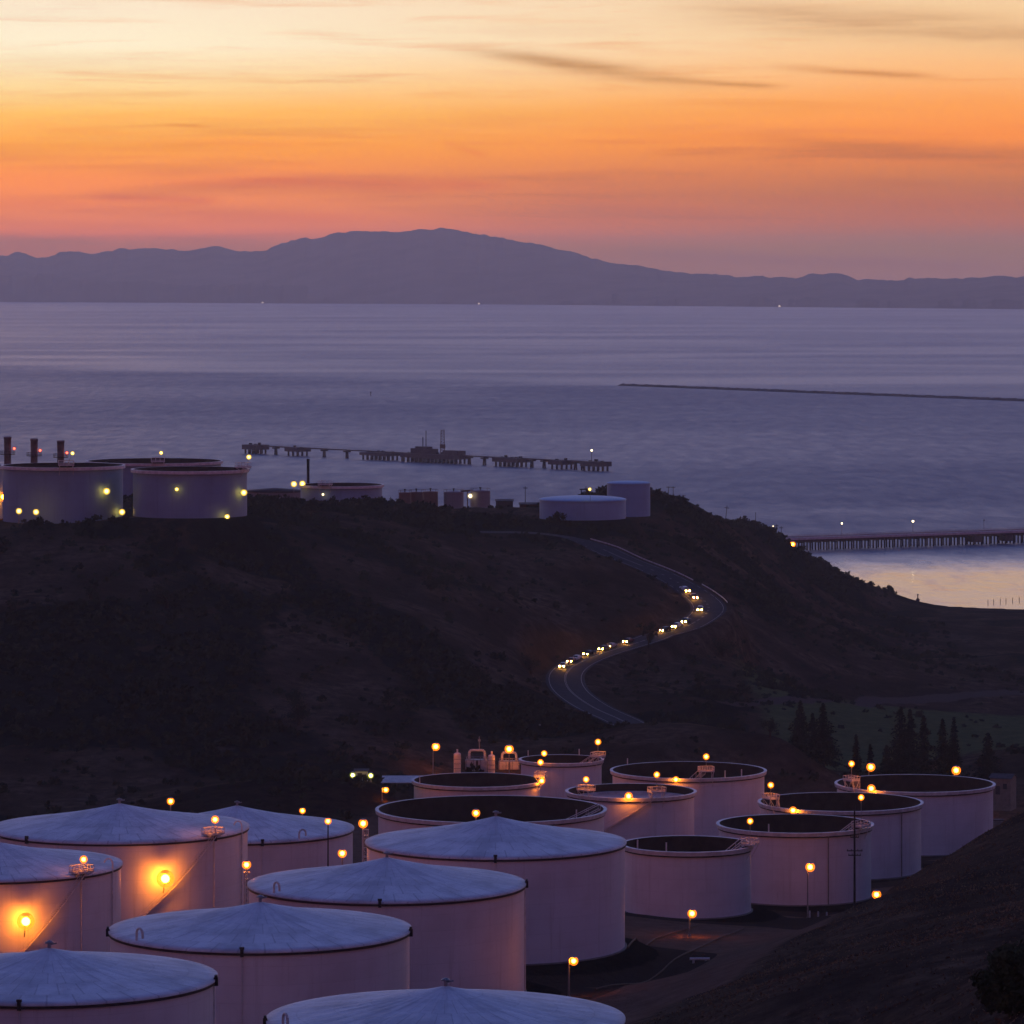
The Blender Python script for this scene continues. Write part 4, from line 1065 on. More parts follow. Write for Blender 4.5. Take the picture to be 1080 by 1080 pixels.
cars = [(581, 706, 1346, 'silver car with headlights on leading the line round the lowest road bend', 'car_silver'),
        (590, 699, 1353, 'dark red car with headlights on, second in the line at the lowest road bend', 'car_red'),
        (602, 693.5, 1359, 'white car with headlights on, third in the line after the lowest road bend', 'car_white'),
        (615, 689, 1366, 'black car with headlights on, fourth in the line on the lower road stretch', 'car_black'),
        (630, 684, 1373, 'dark blue car with headlights on in the middle of the lower road stretch', 'car_blue'),
        (645, 679.5, 1380, 'silver car with headlights on, second in front of the roadside bush', 'car_silver'),
        (661, 675, 1387, 'dark red car with headlights on just emerging in front of the roadside bush', 'car_red'),
        (697, 661, 1404, 'black car with headlights on right behind the roadside bush', 'car_black'),
        (708, 657, 1409, 'white car with headlights on, second behind the roadside bush', 'car_white'),
        (719, 652, 1417, 'dark blue car with headlights on leaving the sharp bend', 'car_blue'),
        (727, 645, 1432, 'silver car with headlights on inside the sharp bend', 'car_silver'),
        (719, 633, 1450, 'dark red car with headlights on entering the sharp bend from above', 'car_red'),
        (709, 628, 1456, 'white car with headlights on, last of the line above the sharp bend', 'car_white')]
for px, py, Y, lb, pt in cars:
    q = at(px, py, Y); i = min(range(1, len(RP) - 1), key=lambda i: (RP[i] - q).length)
    t = (RP[i + 1] - RP[i - 1]).normalized(); n = Vector((-t.y, t.x, 0)).normalized()
    side = -1
    p = RP[i] + n * side * 2.6; car = make_car(pt, lb)
    car.location = p + Vector((0, 0, .06)); car.rotation_euler = (0, -math.asin(t.z), math.atan2(t.y, t.x))

# ------------------------------------------------------------------ jetty far out on the bay
def jz(py, Y): return zz(py, Y)
JA = Vector((xx(262, 3790), 3790, 0)); JB = Vector((xx(637, 3440), 3440, 0))
def jpt(px):   # point on the jetty axis whose bearing is px
    k = (px - 540) / F; d = JB - JA; t = (k * JA.y - JA.x) / (d.x - k * d.y); return JA + d * t
jet = thing('jetty', (0, 0, 0), 'long dark jetty with loading tower far out on the bay', 'jetty')
ang = math.atan2((JB - JA).y, (JB - JA).x)
DZ = 6.0
def jspan(name, px0, px1, z0, z1, w, mat='concrete_dark'):
    a, b = jpt(px0), jpt(px1); c = (a + b) / 2; L = (b - a).length
    return MB().box(c.x, c.y, z0, L, w, z1 - z0, ang).build(name, M[mat], jet)
jspan('walkway', 262, 637, DZ + .3, DZ + 1.2, 3.4)
rl = MB()
a, b = jpt(262) , jpt(637)
for z in (.6, 1.2): rl.tube(a + Vector((0, 0, DZ + 1.2 + z)), b + Vector((0, 0, DZ + 1.2 + z)), .05, 4)
for k in range(60): p = a.lerp(b, k / 59); rl.tube(p + Vector((0, 0, DZ + 1.2)), p + Vector((0, 0, DZ + 2.4)), .06, 4)
rl.build('railing', M['black_steel'], jet)
for x0, x1, zt in ((262, 277, 7.6), (307, 321, 7.0), (386, 416, 6.0), (429, 487, 7.0), (526, 552, 7.0), (585, 600, 7.0), (619, 638, 7.2)):
    a, b = jpt(x0), jpt(x1); c = (a + b) / 2; L = (b - a).length
    pf = MB().box(c.x, c.y, 3.6, L, 14, zt - 3.6, ang).build('platform', M['concrete_dark'], jet)
    n = max(3, int(L / 5)); legs = MB()
    for k in range(n):
        for s in (-5, 0, 5):
            p = a.lerp(b, (k + .5) / n) + Vector((-math.sin(ang), math.cos(ang), 0)) * s; legs.tube((p.x, p.y, -4), (p.x, p.y, 3.8), .8, 8)
    legs.build('pile_cluster', M['wood'], pf)
    eq = MB(); rr = random.Random(x0)
    for k in range(max(2, n - 1)):
        p = a.lerp(b, (k + .3 + rr.random() * .4) / max(2, n - 1)); eq.box(p.x, p.y, zt, .8 + rr.random() * 1.6, 2, .5 + rr.random() * 1.5, ang)
    eq.build('deck_gear', M['black_steel'], pf)
for px in (291, 342, 366, 425, 495, 511, 561, 574, 607, 614.5):
    p = jpt(px); mb = MB()
    for s in (-1, 1):
        u = Vector((math.cos(ang), math.sin(ang), 0)) * s
        mb.tube((p.x + u.x * .7, p.y + u.y * .7, DZ + .1), (p.x + u.x * 1.6, p.y + u.y * 1.6, -4), .7, 8)
    mb.box(p.x, p.y, DZ - 1, 4, 5, 1.1, ang); mb.build('pile', M['wood'], jet)
def jbox(name, x0, x1, z0, z1, w=8, mat='concrete_dark'): return jspan(name, x0, x1, z0, z1, w, mat)
jbox('control_house', 437, 458, 7, 11.0); jbox('control_house', 441, 453, 11, 12.6, 6)
jbox('equipment_house', 471, 487, 7, 10.5)
tm = MB(); p = jpt(466.8); k_ = p.y / F
for s in (-1.6, 1.6):
    for q in (-1.6, 1.6): tm.tube((p.x + s, p.y + q, 7), (p.x + s * .75, p.y + q * .75, zz(453, p.y)), .30, 5)
zt = zz(453, p.y); z = 8
while z < zt:
    for q in (-1.5, 1.5): tm.tube((p.x - 1.5, p.y + q, z), (p.x + 1.5, p.y + q, min(z + 2.2, zt)), .2, 4)
    tm.box(p.x, p.y, z, 3.2, 3.2, .2); z += 2.2
tm.box(p.x, p.y, 12, 4.4, 3.5, 3); tm.build('loading_tower', M['rust'], jet)
for px, y0 in ((446, 461), (449.3, 454)):
    p = jpt(px); MB().tube((p.x, p.y, 7), (p.x, p.y, zz(y0, p.y)), .36, 6).build('mast', M['black_steel'], jet)
p = jpt(624); mst = MB().tube((p.x, p.y, 7), (p.x, p.y, zz(475.5, p.y)), .22, 6).build('mast', M['black_steel'], jet)
MB().ball(p.x, p.y - .6, zz(475, p.y), 1.0 * p.y / F, 10, 6).build('bulb', M['white'], mst)

# ------------------------------------------------------------------ long pier beside the headland
pier = thing('pier', (0, 0, 0), 'long pier on dark piles running out from the headland', 'pier')
PA = Vector((xx(830, 2440), 2440, 0)); PB = Vector((xx(1080, 2515), 2515, 0)); PD = (PB - PA).normalized(); PN = Vector((-PD.y, PD.x, 0)); PB2 = PA + PD * 520
pang = math.atan2(PD.y, PD.x)
def pbox(name, s0, s1, z0, z1, w, mat, off=0.0, parent=None):
    c = PA + PD * ((s0 + s1) / 2) + PN * off; return MB().box(c.x, c.y, z0, s1 - s0, w, z1 - z0, pang).build(name, M[mat], parent or pier)
pbox('deck', -30, 520, 6.0, 7.2, 9, 'pale_concrete'); pbox('girder', -30, 520, 4.9, 5.97, 7.5, 'concrete_dark')
pbox('pipeline', -30, 520, 7.5, 8.0, .6, 'galv', -3.9)
rl = MB()
for off in (-4.3, 4.3):
    for z in (.55, 1.1): rl.tube(PA + PN * off + PD * -30 + Vector((0, 0, 7.2 + z)), PA + PN * off + PD * 520 + Vector((0, 0, 7.2 + z)), .09, 4)
    for k in range(138): p = PA + PN * off + PD * (-30 + k * 4); rl.tube(p + Vector((0, 0, 7.2)), p + Vector((0, 0, 8.3)), .08, 4)
rl.build('railing', M['galv'], pier)
proto = None
for k in range(84):
    s = -14 + k * 5.4 if k < 60 else -14 + 60 * 5.4 + (k - 60) * 8.0
    if proto is None:
        mb = MB()
        for o in (-3.2, 0, 3.2):
            q = PN * o; mb.tube((q.x, q.y, -5), (q.x, q.y, 4.9), .42, 8)
        mb.box(0, 0, 4.2, .9, 8.2, .68, pang); proto = mb.build('pile', M['wood'], pier); o_ = proto
    else:
        o_ = proto.copy(); C.objects.link(o_); o_.parent = pier
    p = PA + PD * s; o_.location = (p.x, p.y, 0)
for s in (75, 96, 118, 139, 160, 182):
    pbox('pile_cap', s + 46, s + 51, 1.5, 4.88, 8.6, 'concrete_dark')
for px, py, on in ((819.5, 555, 0), (892, 552, 1), (967, 549.6, 1), (1042, 549, 0)):
    k = (px - 540) / F; s = (k * PA.y - PA.x) / (PD.x - k * PD.y); p = PA + PD * s + PN * 4
    root = thing('lamp_post', (p.x, p.y, 7.2), {819.5: 'thin lamp post at the shore end of the pier', 892: 'lit lamp post on the pier, the one closer to the headland', 967: 'brightest lit lamp post out on the pier', 1042: 'unlit thin lamp post far out on the pier'}[px], 'street lamp', 'lamp posts on the pier')
    H = zz(py, p.y) - 7.2
    MB().tube((0, 0, 0), (0, 0, H + .5), .13, 6).build('pole', M['galv'], root)
    MB().box(0, -.4, H + .45, .7, 1.4, .25).build('lamp_hood', M['galv'], root)
    MB().ball(0, -.6, H, (1.2 if on and px > 900 else .9 if on else .6) * p.y / F, 10, 6).build('bulb', M['white' if on or px < 830 else 'window'], root)
pole_lamp(836, 574, 2150, 'orange lamp where the pier leaves the headland', 'sodium', 1.9, group='shore lamp', base=3.0)
sh = thing('boat_dock', at(896, 622, 2150), 'small wooden landing stage at the tip of the headland', 'dock'); sh.location.z = 0
MB().box(2, 0, 1.2, 14, 3, .3).build('deck', M['wood'], sh)
for q in (-4, -1, 2, 5, 8.5): MB().tube((q, -1.2, -3), (q, -1.2, 2.6), .18, 6).build('pile', M['wood'], sh)
for i, px in enumerate((1042, 1048, 1055, 1061, 1068, 1075)):
    Y = 2050 + i * 3; o = MB().tube((0, 0, -3), (0, 0, 1.5), .14, 6).build('mooring_post', M['wood'], None, (xx(px, Y), Y, 0))
    tag(o, 'thin old mooring post in the calm shallows of the inlet', 'post', 'row of posts in the inlet shallows')
bu = thing('buoy', (xx(968, 2068), 2068, 0), 'tiny dark marker buoy near the inlet shore', 'buoy')
MB().lathe([(.01, -.6), (.9, -.4), (.9, .4), (.3, .9), (.2, 2.2), (.01, 2.3)], 12).build('float', M['rust'], bu); MB().box(0, 0, 2.2, .7, .7, .6).build('topmark', M['black_steel'], bu)

# ------------------------------------------------------------------ breakwater
BA = Vector((xx(655, 6150), 6150, 0)); BB = Vector((xx(1080, 5380), 5380, 0)); bd = BB - BA; L = bd.length * 1.5; bd.normalize(); bn = Vector((-bd.y, bd.x, 0))
mb = MB(); N = 420; K = 7
for i in range(N + 1):
    s = L * i / N
    for j in range(K):
        o = (j / (K - 1) - .5) * 22; h = 3.6 * (1 - abs(j / (K - 1) - .5) * 2) ** .7 + (random.random() - .4) * 1.3 - .9
        p = BA + bd * s + bn * o; mb.v.append((p.x, p.y, h if 0 < i < N else -1))
for i in range(N):
    for j in range(K - 1): a = i * K + j; mb.f.append((a, a + K, a + K + 1, a + 1)); mb.s.append(False)
tag(mb.build('breakwater', M['rock']), 'long low rock breakwater far out on the bay', 'breakwater')

# ------------------------------------------------------------------ vegetation
def leaf_cloud(mb, c, rad, n, size, rr, flat=.75, lumps=5):
    cs = []
    for k in range(lumps):
        v = Vector((rr.gauss(0, 1), rr.gauss(0, 1), rr.gauss(0, .6))); v = v.normalized() * rad * (.35 + .35 * rr.random()); v.z *= flat
        cs.append((Vector(c) + v, rad * (.38 + .3 * rr.random())))
    for k in range(n):
        q, r = cs[rr.randrange(lumps)]
        d = Vector((rr.gauss(0, 1), rr.gauss(0, 1), rr.gauss(0, 1))).normalized() * r * (rr.random() ** .4); d.z *= flat; p = q + d
        u = Vector((rr.gauss(0, 1), rr.gauss(0, 1), rr.gauss(0, 1))).normalized(); w = u.orthogonal().normalized(); s = size * (.6 + .8 * rr.random())
        mb.add([p - u * s * .6, p + w * s * .35, p + u * s * .6, p - w * s * .35], [(0, 1, 2, 3)])
# the continuous scrub on the hill
rr = random.Random(5); scrub_mb = MB(); cnt = 0
spx = interp = None
cand = []
cx = RNG.uniform(-170, 175, 48000); cy = RNG.uniform(1000, 2050, 48000); cfm = in_farm(cx, cy)
ch = height(cx, cy); dR, _ = road_dist(cx, cy)
cf = (fbm(cx / 45 + 3, cy / 60 + 8) - .42) * 6
zoneW = sstep(110, 60, cx - (cy - 1300) * .10)
for x, y, z, d, f, zw, fmm in zip(cx, cy, ch, dR, cf, zoneW, cfm):
    if fmm > .2 or z < 3 or d < 9 or (540 + F * x / y) > 1085 or (540 + F * x / y) < -30: continue
    if any((x - g[0]) ** 2 + (y - g[1]) ** 2 < (g[3] + 6) ** 2 for g in GEO.values()): continue
    if y > 1320 and x < -40 and abs(y - 1330) < 40 and rr.random() < .7: continue
    pr_ = (.09 + .91 * max(0, min(1, f))) * zw + (.22 if (y > 1480 and x > 40) else .03)
    if y < 1100 and x > -20: pr_ *= .2
    if rr.random() > pr_ * .62: continue
    R = .6 + 1.9 * rr.random() ** 2.5 + (0.5 if f > .8 else 0)
    leaf_cloud(scrub_mb, (x, y, z + R * .3), R, int(10 + R * 11), .7 + R * .22, rr, .65, 4); cnt += 1
print('SCRUB', cnt, len(scrub_mb.f))
tag(scrub_mb.build('hillside_scrub', M['leaf']), 'dark low scrub covering the hillsides', 'scrub', kind='stuff')
# dry grass on the near hill
gm = MB(); n = 52000
X = RNG.uniform(8, 125, n); Y = RNG.uniform(300, 900, n); Z = height(X, Y); fm = in_farm(X, Y); PX = 540 + F * X / Y; PY = HY + (HC - Z) * F / Y
gc = fbm(X / 9, Y / 9)
for x, y, z, f, a, b, g in zip(X, Y, Z, fm, PX, PY, gc):
    if f > .3 or a < 640 or a > 1130 or b > 1130: continue
    if g < .25 + .12 * rr.random(): continue
    h = (.08 + .20 * rr.random()) * (.5 + g); w = .10 + .12 * rr.random(); th = rr.random() * PI; dx, dy = math.cos(th) * w, math.sin(th) * w; lx, ly = rr.gauss(0, .18), rr.gauss(0, .18)
    gm.add([(x - dx, y - dy, z - .05), (x + dx, y + dy, z - .05), (x + lx, y + ly, z + h)], [(0, 1, 2)])
tag(gm.build('dry_grass', M['grass']), 'short dry grass covering the near hill', 'grass', kind='stuff')

def bush(px, py, Y, w, h, label, mat='leaf', name='bush', n=None, group=None, trunk=True, sink=.5):
    p = at(px, py, Y); p.z = hz(p.x, Y) ; W = w * Y / F / 2; H = h * Y / F
    root = thing(name, p, label, 'bush' if name == 'bush' else 'tree', group); q = random.Random(int(px * 7 + py)); mb = MB()
    leaf = max(.32, .9 * Y / F * 1.6)
    nn = n or int(min(2600, 90 + W * H * 40)); lumps = 9
    if n and n > 5000: lumps = 34; 
    for k in range(lumps):
        a = q.random() * 2 * PI; rr_ = W * .62 * math.sqrt(q.random()); zc = H * ((.30 + .50 * q.random()) if lumps < 20 else (.12 + .68 * q.random() * (1 - .5 * rr_ / W)))
        leaf_cloud(mb, (math.cos(a) * rr_, math.sin(a) * rr_, zc), min(W, H) * (.48 if lumps < 20 else .36), nn // lumps, leaf, q, .9, 3)
    mb.build('crown', M[mat], root)
    tk = MB(); tk.tube((0, 0, -.8), (0, 0, H * .45), max(.08, W * .10), 7, max(.05, W * .06))
    for k in range(5):
        a = 2 * PI * k / 5 + q.random(); tk.tube((0, 0, H * (.15 + .06 * k)), (math.cos(a) * W * .55, math.sin(a) * W * .55, H * (.45 + .07 * k)), max(.05, W * .05), 5, .03)
    tk.build('trunk', M['bark'], root)
    return root
bush(165, 545, 1300, 11, 19, 'dark upright tree in front of the ridge tank wall, closer to the stacks', name='tree', group='two dark trees on the ridge')
bush(186, 545, 1300, 11, 23, 'taller dark tree in front of the ridge tank wall, towards the yellow wall lamp', name='tree', group='two dark trees on the ridge')
bush(66, 550, 1308, 6, 12, 'thin dark shrub against the ridge tank under the stacks')
bush(82, 550, 1308, 6, 12, 'thin dark shrub beside the other one at the stack side ridge tank')
bush(30, 565, 1300, 20, 18, 'round dark bush below the ridge tank under the stacks')
bush(590, 548, 1530, 24, 10, 'low dark bush at the foot of the wide flat tank')
bush(684, 690, 1375, 20, 32, 'dark round bush at the roadside covering part of the road', n=900)
bush(560, 715, 1325, 26, 24, 'dark bush at the inner side of the lowest road bend', n=700)
bush(445, 725, 1205, 24, 22, 'dark round bush beside the hillside track')
bush(410, 750, 1175, 22, 18, 'dark low bush where the hillside track bends')
bush(506, 720, 1235, 34, 26, 'broad dark bush between the hillside track and the road')
bush(315, 770, 1150, 46, 34, 'large dark bush clump at the hill foot above the dark mound', n=1400)
bush(762, 705, 1400, 40, 20, 'broad dark bush on the slope below the sharp road bend', n=1000)
bush(765, 762, 1240, 22, 20, 'pale olive bush near the meadow edge', 'leaf_pale')
bush(750, 768, 1225, 24, 18, 'olive green bush next to the pale one', 'leaf_bush')
bush(812, 800, 1150, 26, 22, 'dark bush behind the broad open yard tank', n=700)
bush(1068, 826, 1118, 26, 34, 'dark rounded tree behind the small tan shed', name='tree', n=900)
bush(1078, 1130, 345, 120, 96, 'dark green bush in the bottom corner of the grassy hill', 'leaf_bush', n=15000)
bush(455, 612, 1340, 30, 14, 'dark bush high on the hill under the brown tanks')
bush(176, 640, 1235, 44, 26, 'dark bush clump in the middle of the hillside', n=900)
bush(95, 640, 1235, 26, 14, 'small dark bush below the ridge tank with stacks')
bush(13, 655, 1220, 18, 14, 'small dark bush at the picture edge on the hillside')
bush(940, 630, 2030, 14, 8, 'low bush at the inlet shore')
bush(845, 592, 1985, 12, 10, 'dark bush at the seaward end of the headland')

def conifer(px, ytip, ybase, w, Y, label, dens=1.0):
    p = at(px, ybase, Y); z = hz(p.x, Y); p.z = z; H = zz(ytip, Y) - z; R = w * Y / F / 2 * 1.7
    root = thing('conifer_tree', p, label, 'tree', 'conifers behind the tank yard'); q = random.Random(int(px * 3)); mb = MB()
    z_ = H * .06; s = .55
    while z_ < H * .985:
        t = z_ / H; rad = R * (1 - t) ** .85 * (.62 + .55 * q.random() + .12 * math.sin(z_ * 1.7 + px)) + .12; nb = int(8 + 18 * (1 - t) * dens)
        for k in range(nb):
            a = q.random() * 2 * PI; L = rad * (.65 + .5 * q.random()); d = Vector((math.cos(a), math.sin(a), 0)); side = Vector((-d.y, d.x, 0))
            m_ = max(2, int(L / .55))
            for j in range(m_):
                f = (j + .6) / m_; c = d * (L * f) + Vector((0, 0, z_ - L * f * f * .28 + q.gauss(0, .10)))
                u = (d * .5 + side * q.gauss(0, .8) + Vector((0, 0, -.25 + q.gauss(0, .3)))).normalized(); v = u.cross(Vector((q.gauss(0, 1), q.gauss(0, 1), q.gauss(0, 1)))).normalized(); l = s * (.7 + .6 * q.random())
                mb.add([c - u * l * .6, c + v * l * .42, c + u * l * .75, c - v * l * .42], [(0, 1, 2, 3)])
        z_ += .27 + .12 * q.random()
    mb.build('crown', M['leaf_conifer'], root)
    MB().tube((0, 0, -1), (0, 0, H * .97), max(.16, R * .10), 8, .04).build('trunk', M['bark'], root)
conifer(844, 738, 816, 22, 1155, 'slim conifer on the road side of the close pair beside the meadow')
conifer(868, 741, 816, 30, 1150, 'broad conifer in the close pair beside the meadow')
conifer(857, 752, 816, 20, 1165, 'conifer filling the gap inside the close pair beside the meadow')
conifer(903, 774, 816, 12, 1150, 'small thin conifer between the broad pair and the yard lamp')
conifer(918, 785, 816, 10, 1152, 'smallest conifer tip just behind the yard lamp')
conifer(950, 744, 822, 32, 1160, 'tallest broad conifer of the group behind the shed tank')
conifer(960, 747, 822, 26, 1172, 'conifer grown into the tallest broad one behind the shed tank')
conifer(974, 754, 822, 20, 1150, 'conifer with a ragged top after the tallest broad one')
conifer(994, 757, 822, 20, 1155, 'first of the two slender conifers with pointed tips')
conifer(1006, 756, 822, 18, 1150, 'second slender pointed conifer, behind a yard lamp')
conifer(1042, 772, 826, 30, 1145, 'low wide conifer between the slender ones and the small shed')
conifer(935, 786, 818, 16, 1150, 'short conifer at the foot of the tallest broad one')

# far shore: a few lit houses at the water
for px, lb in ((277, 'pale lit building at the foot of the mountain across the bay, under its steep flank'), (505, 'pale lit building on the far shore below the mountain summit'), (822, 'pale lit building on the low end of the far shore')):
    Y = float(shoreY(px)) - 30; root = thing('waterfront_building', (xx(px, Y), Y, 0), lb, 'building', 'lit buildings across the bay')
    MB().box(0, 0, 0, 12, 8, 9).build('wall', M['shed_white'], root)
    MB().add([(-6.5, -4.5, 9), (6.5, -4.5, 9), (6.5, 4.5, 9), (-6.5, 4.5, 9), (-6.5, 0, 12), (6.5, 0, 12)], [(0, 1, 5, 4), (2, 3, 4, 5), (1, 2, 5), (3, 0, 4)]).build('roof', M['dark_roof'], root)
    MB().box(0, -4.1, 2, 9, .15, 5).build('window', M['shorelight'], root)

# ------------------------------------------------------------------ haze
SIG = 3.7e-5
hb = MB(); X0, X1, Y0, Y1, Z0, Z1 = -40000, 40000, -400, 34500, -12, 455
hb.add([(X0, Y0, Z0), (X1, Y0, Z0), (X1, Y1, Z0), (X0, Y1, Z0), (X0, Y0, Z1), (X1, Y0, Z1), (X1, Y1, Z1), (X0, Y1, Z1)],
       [(3, 2, 1, 0), (4, 5, 6, 7), (0, 1, 5, 4), (1, 2, 6, 5), (2, 3, 7, 6), (3, 0, 4, 7)])
hm = bpy.data.materials.new('evening_haze'); hm.use_nodes = True; ht = hm.node_tree
for n_ in list(ht.nodes):
    if n_.type == 'BSDF_PRINCIPLED': ht.nodes.remove(n_)
pv = ht.nodes.new('ShaderNodeVolumePrincipled'); pv.inputs['Density'].default_value = SIG
pv.inputs['Color'].default_value = (.94, .90, .96, 1); pv.inputs['Anisotropy'].default_value = .62
ht.links.new(pv.outputs[0], [n_ for n_ in ht.nodes if n_.type == 'OUTPUT_MATERIAL'][0].inputs['Volume'])
ho = hb.build('haze', hm); ho['kind'] = 'stuff'

# ------------------------------------------------------------------ sky
SUN_EL, SUN_AZ = math.radians(1.0), math.radians(-9)
world = bpy.data.worlds.new('World'); bpy.context.scene.world = world; world.use_nodes = True
t = NT(world.node_tree); bg = world.node_tree.nodes['Background']
vec = t.node('ShaderNodeTexCoord').outputs['Generated']
nv = t.node('ShaderNodeVectorMath', operation='NORMALIZE'); t.put(nv.inputs[0], vec); vec = nv.outputs[0]
sp = t.node('ShaderNodeSeparateXYZ'); t.put(sp.inputs[0], vec); vx, vy, vz = sp.outputs
hyp = t.m('MAXIMUM', t.m('SQRT', t.m('ADD', t.m('MULTIPLY', vx, vx), t.m('MULTIPLY', vy, vy))), 1e-4)
el = t.m('DIVIDE', vz, hyp)                    # tan of elevation
az = t.m('ARCTAN2', vx, vy)                    # 0 = towards the sunset, positive to the north
E = lambda py: max(0, (HY - py) / F)
TOP = .08
HAZE_S = (.185, .160, .265)       # how bright the lit evening air itself is towards the sunset
def through_air(py, c):
    """brightness the sky must have above the haze layer for the sight line to show c"""
    e = max((HY - py) / F, .0095); T = math.exp(-SIG * 300 / e); c = lin(*c)
    return tuple(max(.012, (c[i] - HAZE_S[i] * (1 - T)) / T) for i in range(3)) + (1,)
def low(stops): return [(E(py) / TOP, through_air(py, c)) for py, c in stops]
tl = t.m('DIVIDE', el, TOP, clamp=True)
warpn = t.noise(t.scalev(t.node('ShaderNodeCombineXYZ').outputs[0], (1, 1, 1)), 1.0)
cv = t.node('ShaderNodeCombineXYZ'); t.put(cv.inputs[0], az); t.put(cv.inputs[1], el); cvec = cv.outputs[0]
wn = t.noise(t.scalev(cvec, (9, 60, 1)), 1.0, 5, .6)
tlw = t.m('ADD', tl, t.m('MULTIPLY', t.m('SUBTRACT', wn, .5), .05), clamp=True)
left = t.ramp(tlw, low([(292, (150, 112, 120)), (262, (170, 115, 112)), (245, (212, 125, 92)), (222, (236, 138, 62)), (190, (250, 147, 36)), (155, (254, 166, 60)),
                        (120, (255, 194, 108)), (90, (255, 218, 158)), (50, (255, 240, 208)), (10, (253, 234, 206)), (-60, (240, 205, 170))]))
right = t.ramp(tlw, low([(292, (146, 116, 126)), (262, (150, 118, 120)), (235, (172, 118, 104)), (205, (180, 119, 100)), (175, (216, 130, 80)), (145, (252, 148, 66)),
                         (110, (253, 162, 92)), (75, (253, 186, 126)), (40, (248, 202, 150)), (0, (246, 206, 160)), (-60, (228, 190, 168))]))
lowc = t.mix(t.mr(az, -.12, .12), left, right)
hi = t.ramp(vz, [(.075, lin(240, 206, 182)), (.12, lin(224, 206, 220)), (.20, lin(194, 198, 244)), (.35, lin(116, 136, 210)), (.6, lin(50, 80, 150)), (1.0, lin(36, 74, 148))])
east = t.ramp(vz, [(0, lin(150, 64, 80)), (.10, lin(166, 72, 86)), (.28, lin(116, 58, 84)), (.5, lin(52, 58, 108)), (1.0, lin(36, 74, 148))])
west_f = t.mr(t.m('COSINE', az), .15, .96)
warm = t.mix(t.mr(el, .06, .08), lowc, hi)
col = t.mix(west_f, east, warm)
# drifting cloud streaks low in the west
def band(px0, py0, px1, py1, wid, soft=.5, wob=.0016, sc=(24, 60, 1)):
    a0, a1 = (px0 - 540) / F, (px1 - 540) / F; e0, e1 = (HY - py0) / F, (HY - py1) / F
    n = t.noise(t.scalev(cvec, sc), 1.0, 4, .6)
    line = t.m('ADD', t.m('MULTIPLY', t.m('SUBTRACT', az, a0), (e1 - e0) / (a1 - a0)), e0)
    d = t.m('DIVIDE', t.m('ADD', t.m('SUBTRACT', el, line), t.m('MULTIPLY', t.m('SUBTRACT', n, .5), wob * 2)), wid / F)
    g = t.m('POWER', 2.718, t.m('MULTIPLY', t.m('MULTIPLY', d, d), -1.0))
    L = (a1 - a0) * soft
    f = t.m('MULTIPLY', t.mr(az, a0, a0 + L), t.mr(az, a1 - L * .6, a1, 1, 0))
    return t.m('MULTIPLY', g, f)
fib = t.noise(t.scalev(cvec, (14, 190, 1)), 1.0, 6, .62)
fibm = t.mr(fib, .32, .68, .35, 1.0)
def cloud(base, mask, colr, k): return t.mix(t.m('MULTIPLY', t.m('MULTIPLY', mask, fibm), k, clamp=True), base, colr)
col = cloud(col, band(430, 44, 770, 92, 8, .55, .0008), through_air(68, (176, 116, 72)), .85)
col = cloud(col, band(690, 84, 840, 93, 3.5, .5, .0006), through_air(88, (186, 122, 76)), .7)
col = cloud(col, band(780, 68, 1010, 84, 4, .4, .0008), through_air(76, (202, 132, 82)), .75)
col = cloud(col, band(640, 4, 1250, 52, 15, .35, .0016), through_air(28, (196, 142, 104)), .8)
col = cloud(col, band(460, 150, 520, 166, 4, .5, .001), through_air(158, (214, 122, 64)), .7)
col = cloud(col, band(760, 145, 1250, 178, 9, .3, .0018), through_air(161, (192, 118, 84)), .7)
col = cloud(col, band(120, 190, 560, 196, 8, .3, .002), through_air(193, (206, 112, 68)), .8)
col = cloud(col, band(450, 212, 1200, 226, 26, .3, .0026), through_air(219, (184, 112, 96)), .6)
col = cloud(col, band(80, 208, 240, 212, 5, .3, .001), through_air(210, (200, 108, 70)), .7)
col = cloud(col, band(160, 131, 225, 135, 2, .4, .0004), through_air(133, (226, 150, 80)), .8)
col = cloud(col, band(-400, 254, 330, 256, 8, .25, .0012), through_air(255, (146, 112, 120)), 1.0)
col = cloud(col, band(600, 268, 1080, 283, 7, .3, .0010), through_air(275, (142, 112, 124)), 1.0)
col = cloud(col, band(-100, 214, 420, 232, 6, .3, .0018), through_air(223, (214, 120, 78)), .6)
# mauve wisps low over the mountains and finer fibres higher up
wsp = t.noise(t.scalev(cvec, (10, 210, 1)), 1.0, 6, .62, .4)
wm_ = t.m('MULTIPLY', t.mr(wsp, .46, .66), t.m('MULTIPLY', t.mr(el, .006, .014), t.mr(el, .026, .040, 1, 0)))
col = t.mix(t.m('MULTIPLY', t.m('MULTIPLY', wm_, west_f), t.mr(az, -.10, .10, .35, .62)), col, through_air(215, (176, 112, 94)))
wsp2 = t.noise(t.scalev(cvec, (16, 300, 1)), 1.0, 6, .65, .5)
wm2 = t.m('MULTIPLY', t.mr(wsp2, .50, .72), t.m('MULTIPLY', t.mr(el, .020, .035), t.mr(el, .07, .10, 1, 0)))
col = t.mix(t.m('MULTIPLY', t.m('MULTIPLY', wm2, west_f), .30), col, through_air(100, (222, 136, 74)))
wsp3 = t.noise(t.scalev(cvec, (13, 170, 2)), 1.0, 5, .6, .5)
wm3 = t.m('MULTIPLY', t.mr(wsp3, .50, .70), t.m('MULTIPLY', t.mr(el, .008, .018), t.mr(el, .028, .045, 1, 0)))
col = t.mix(t.m('MULTIPLY', t.m('MULTIPLY', wm3, west_f), t.mr(az, -.10, .08, .40, .05)), col, through_air(190, (255, 150, 72)))
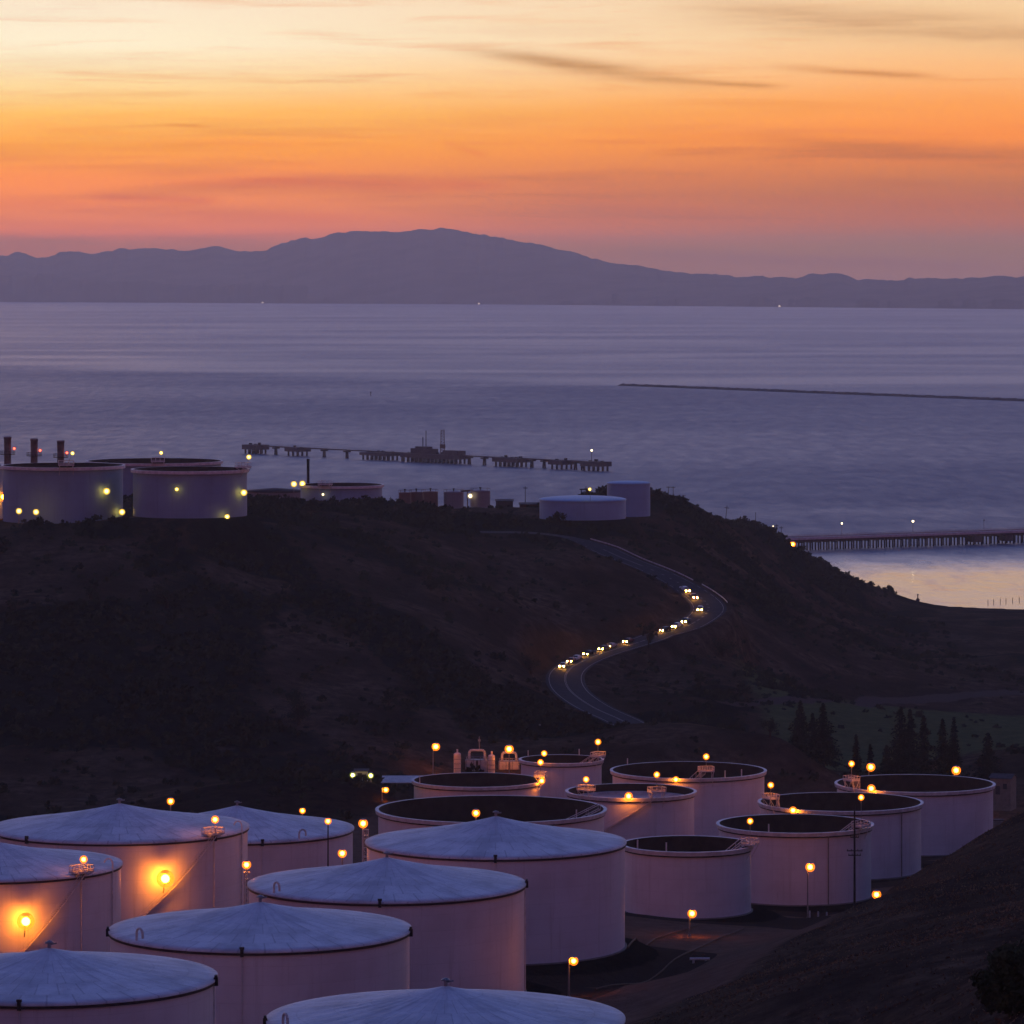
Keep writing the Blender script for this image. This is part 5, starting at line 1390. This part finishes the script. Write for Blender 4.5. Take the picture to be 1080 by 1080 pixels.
# thin haze of cirrus everywhere
cir = t.noise(t.scalev(cvec, (7, 85, 1)), 1.0, 6, .6, .3)
cm = t.m('MULTIPLY', t.mr(cir, .52, .72), t.m('MULTIPLY', t.mr(el, .0, .012), t.mr(el, .07, .11, 1, 0)))
col = t.mix(t.m('MULTIPLY', t.m('MULTIPLY', cm, west_f), .28), col, lin(206, 132, 92))
# the clear upper dome
nis = t.node('ShaderNodeTexSky', sky_type='NISHITA'); nis.sun_disc = False; nis.sun_elevation = SUN_EL; nis.sun_rotation = SUN_AZ
nis.air_density = 1.2; nis.dust_density = 1.5; nis.ozone_density = 2.0
dome = t.mix(t.mr(vz, .05, .25), (0, 0, 0, 1), nis.outputs[0])
dn = t.mix(1.0, dome, (.05, .05, .05, 1), 'MULTIPLY')
sky = t.mix(1.0, col, dn, 'ADD')
low_dark = t.mix(t.mr(vz, -.05, 0), (.02, .018, .025, 1), sky)
t.put(bg.inputs['Color'], low_dark); bg.inputs['Strength'].default_value = 1.0

sl = bpy.data.lights.new('sun', 'SUN'); sl.energy = .06; sl.angle = math.radians(10); sl.color = (1, .55, .28)
so = bpy.data.objects.new('sun', sl); C.objects.link(so)
d = Vector((math.sin(SUN_AZ) * math.cos(SUN_EL), math.cos(SUN_AZ) * math.cos(SUN_EL), math.sin(SUN_EL)))
so.rotation_euler = d.to_track_quat('Z', 'Y').to_euler(); so.location = (0, 0, 400)

# ------------------------------------------------------------------ camera and render settings
cam = bpy.data.cameras.new('camera'); co = bpy.data.objects.new('camera', cam); C.objects.link(co)
co.location = (0, 0, HC); co.rotation_euler = (PI / 2, 0, 0)
cam.sensor_width = 36; cam.lens = F / 1080 * 36; cam.shift_y = -(540 - HY) / 1080
cam.clip_start = 1; cam.clip_end = 120000
S = bpy.context.scene; S.camera = co
S.render.engine = 'CYCLES'; S.view_settings.view_transform = 'Standard'; S.view_settings.look = 'None'; S.view_settings.exposure = 0
cy_ = S.cycles; cy_.use_denoising = True; cy_.max_bounces = 4; cy_.diffuse_bounces = 2; cy_.glossy_bounces = 2; cy_.volume_bounces = 2; cy_.transparent_max_bounces = 6
cy_.use_adaptive_sampling = True; cy_.adaptive_threshold = .02
cy_.transmission_bounces = 2; cy_.sample_clamp_indirect = 2.0; cy_.caustics_reflective = False; cy_.caustics_refractive = False
cy_.use_light_tree = True
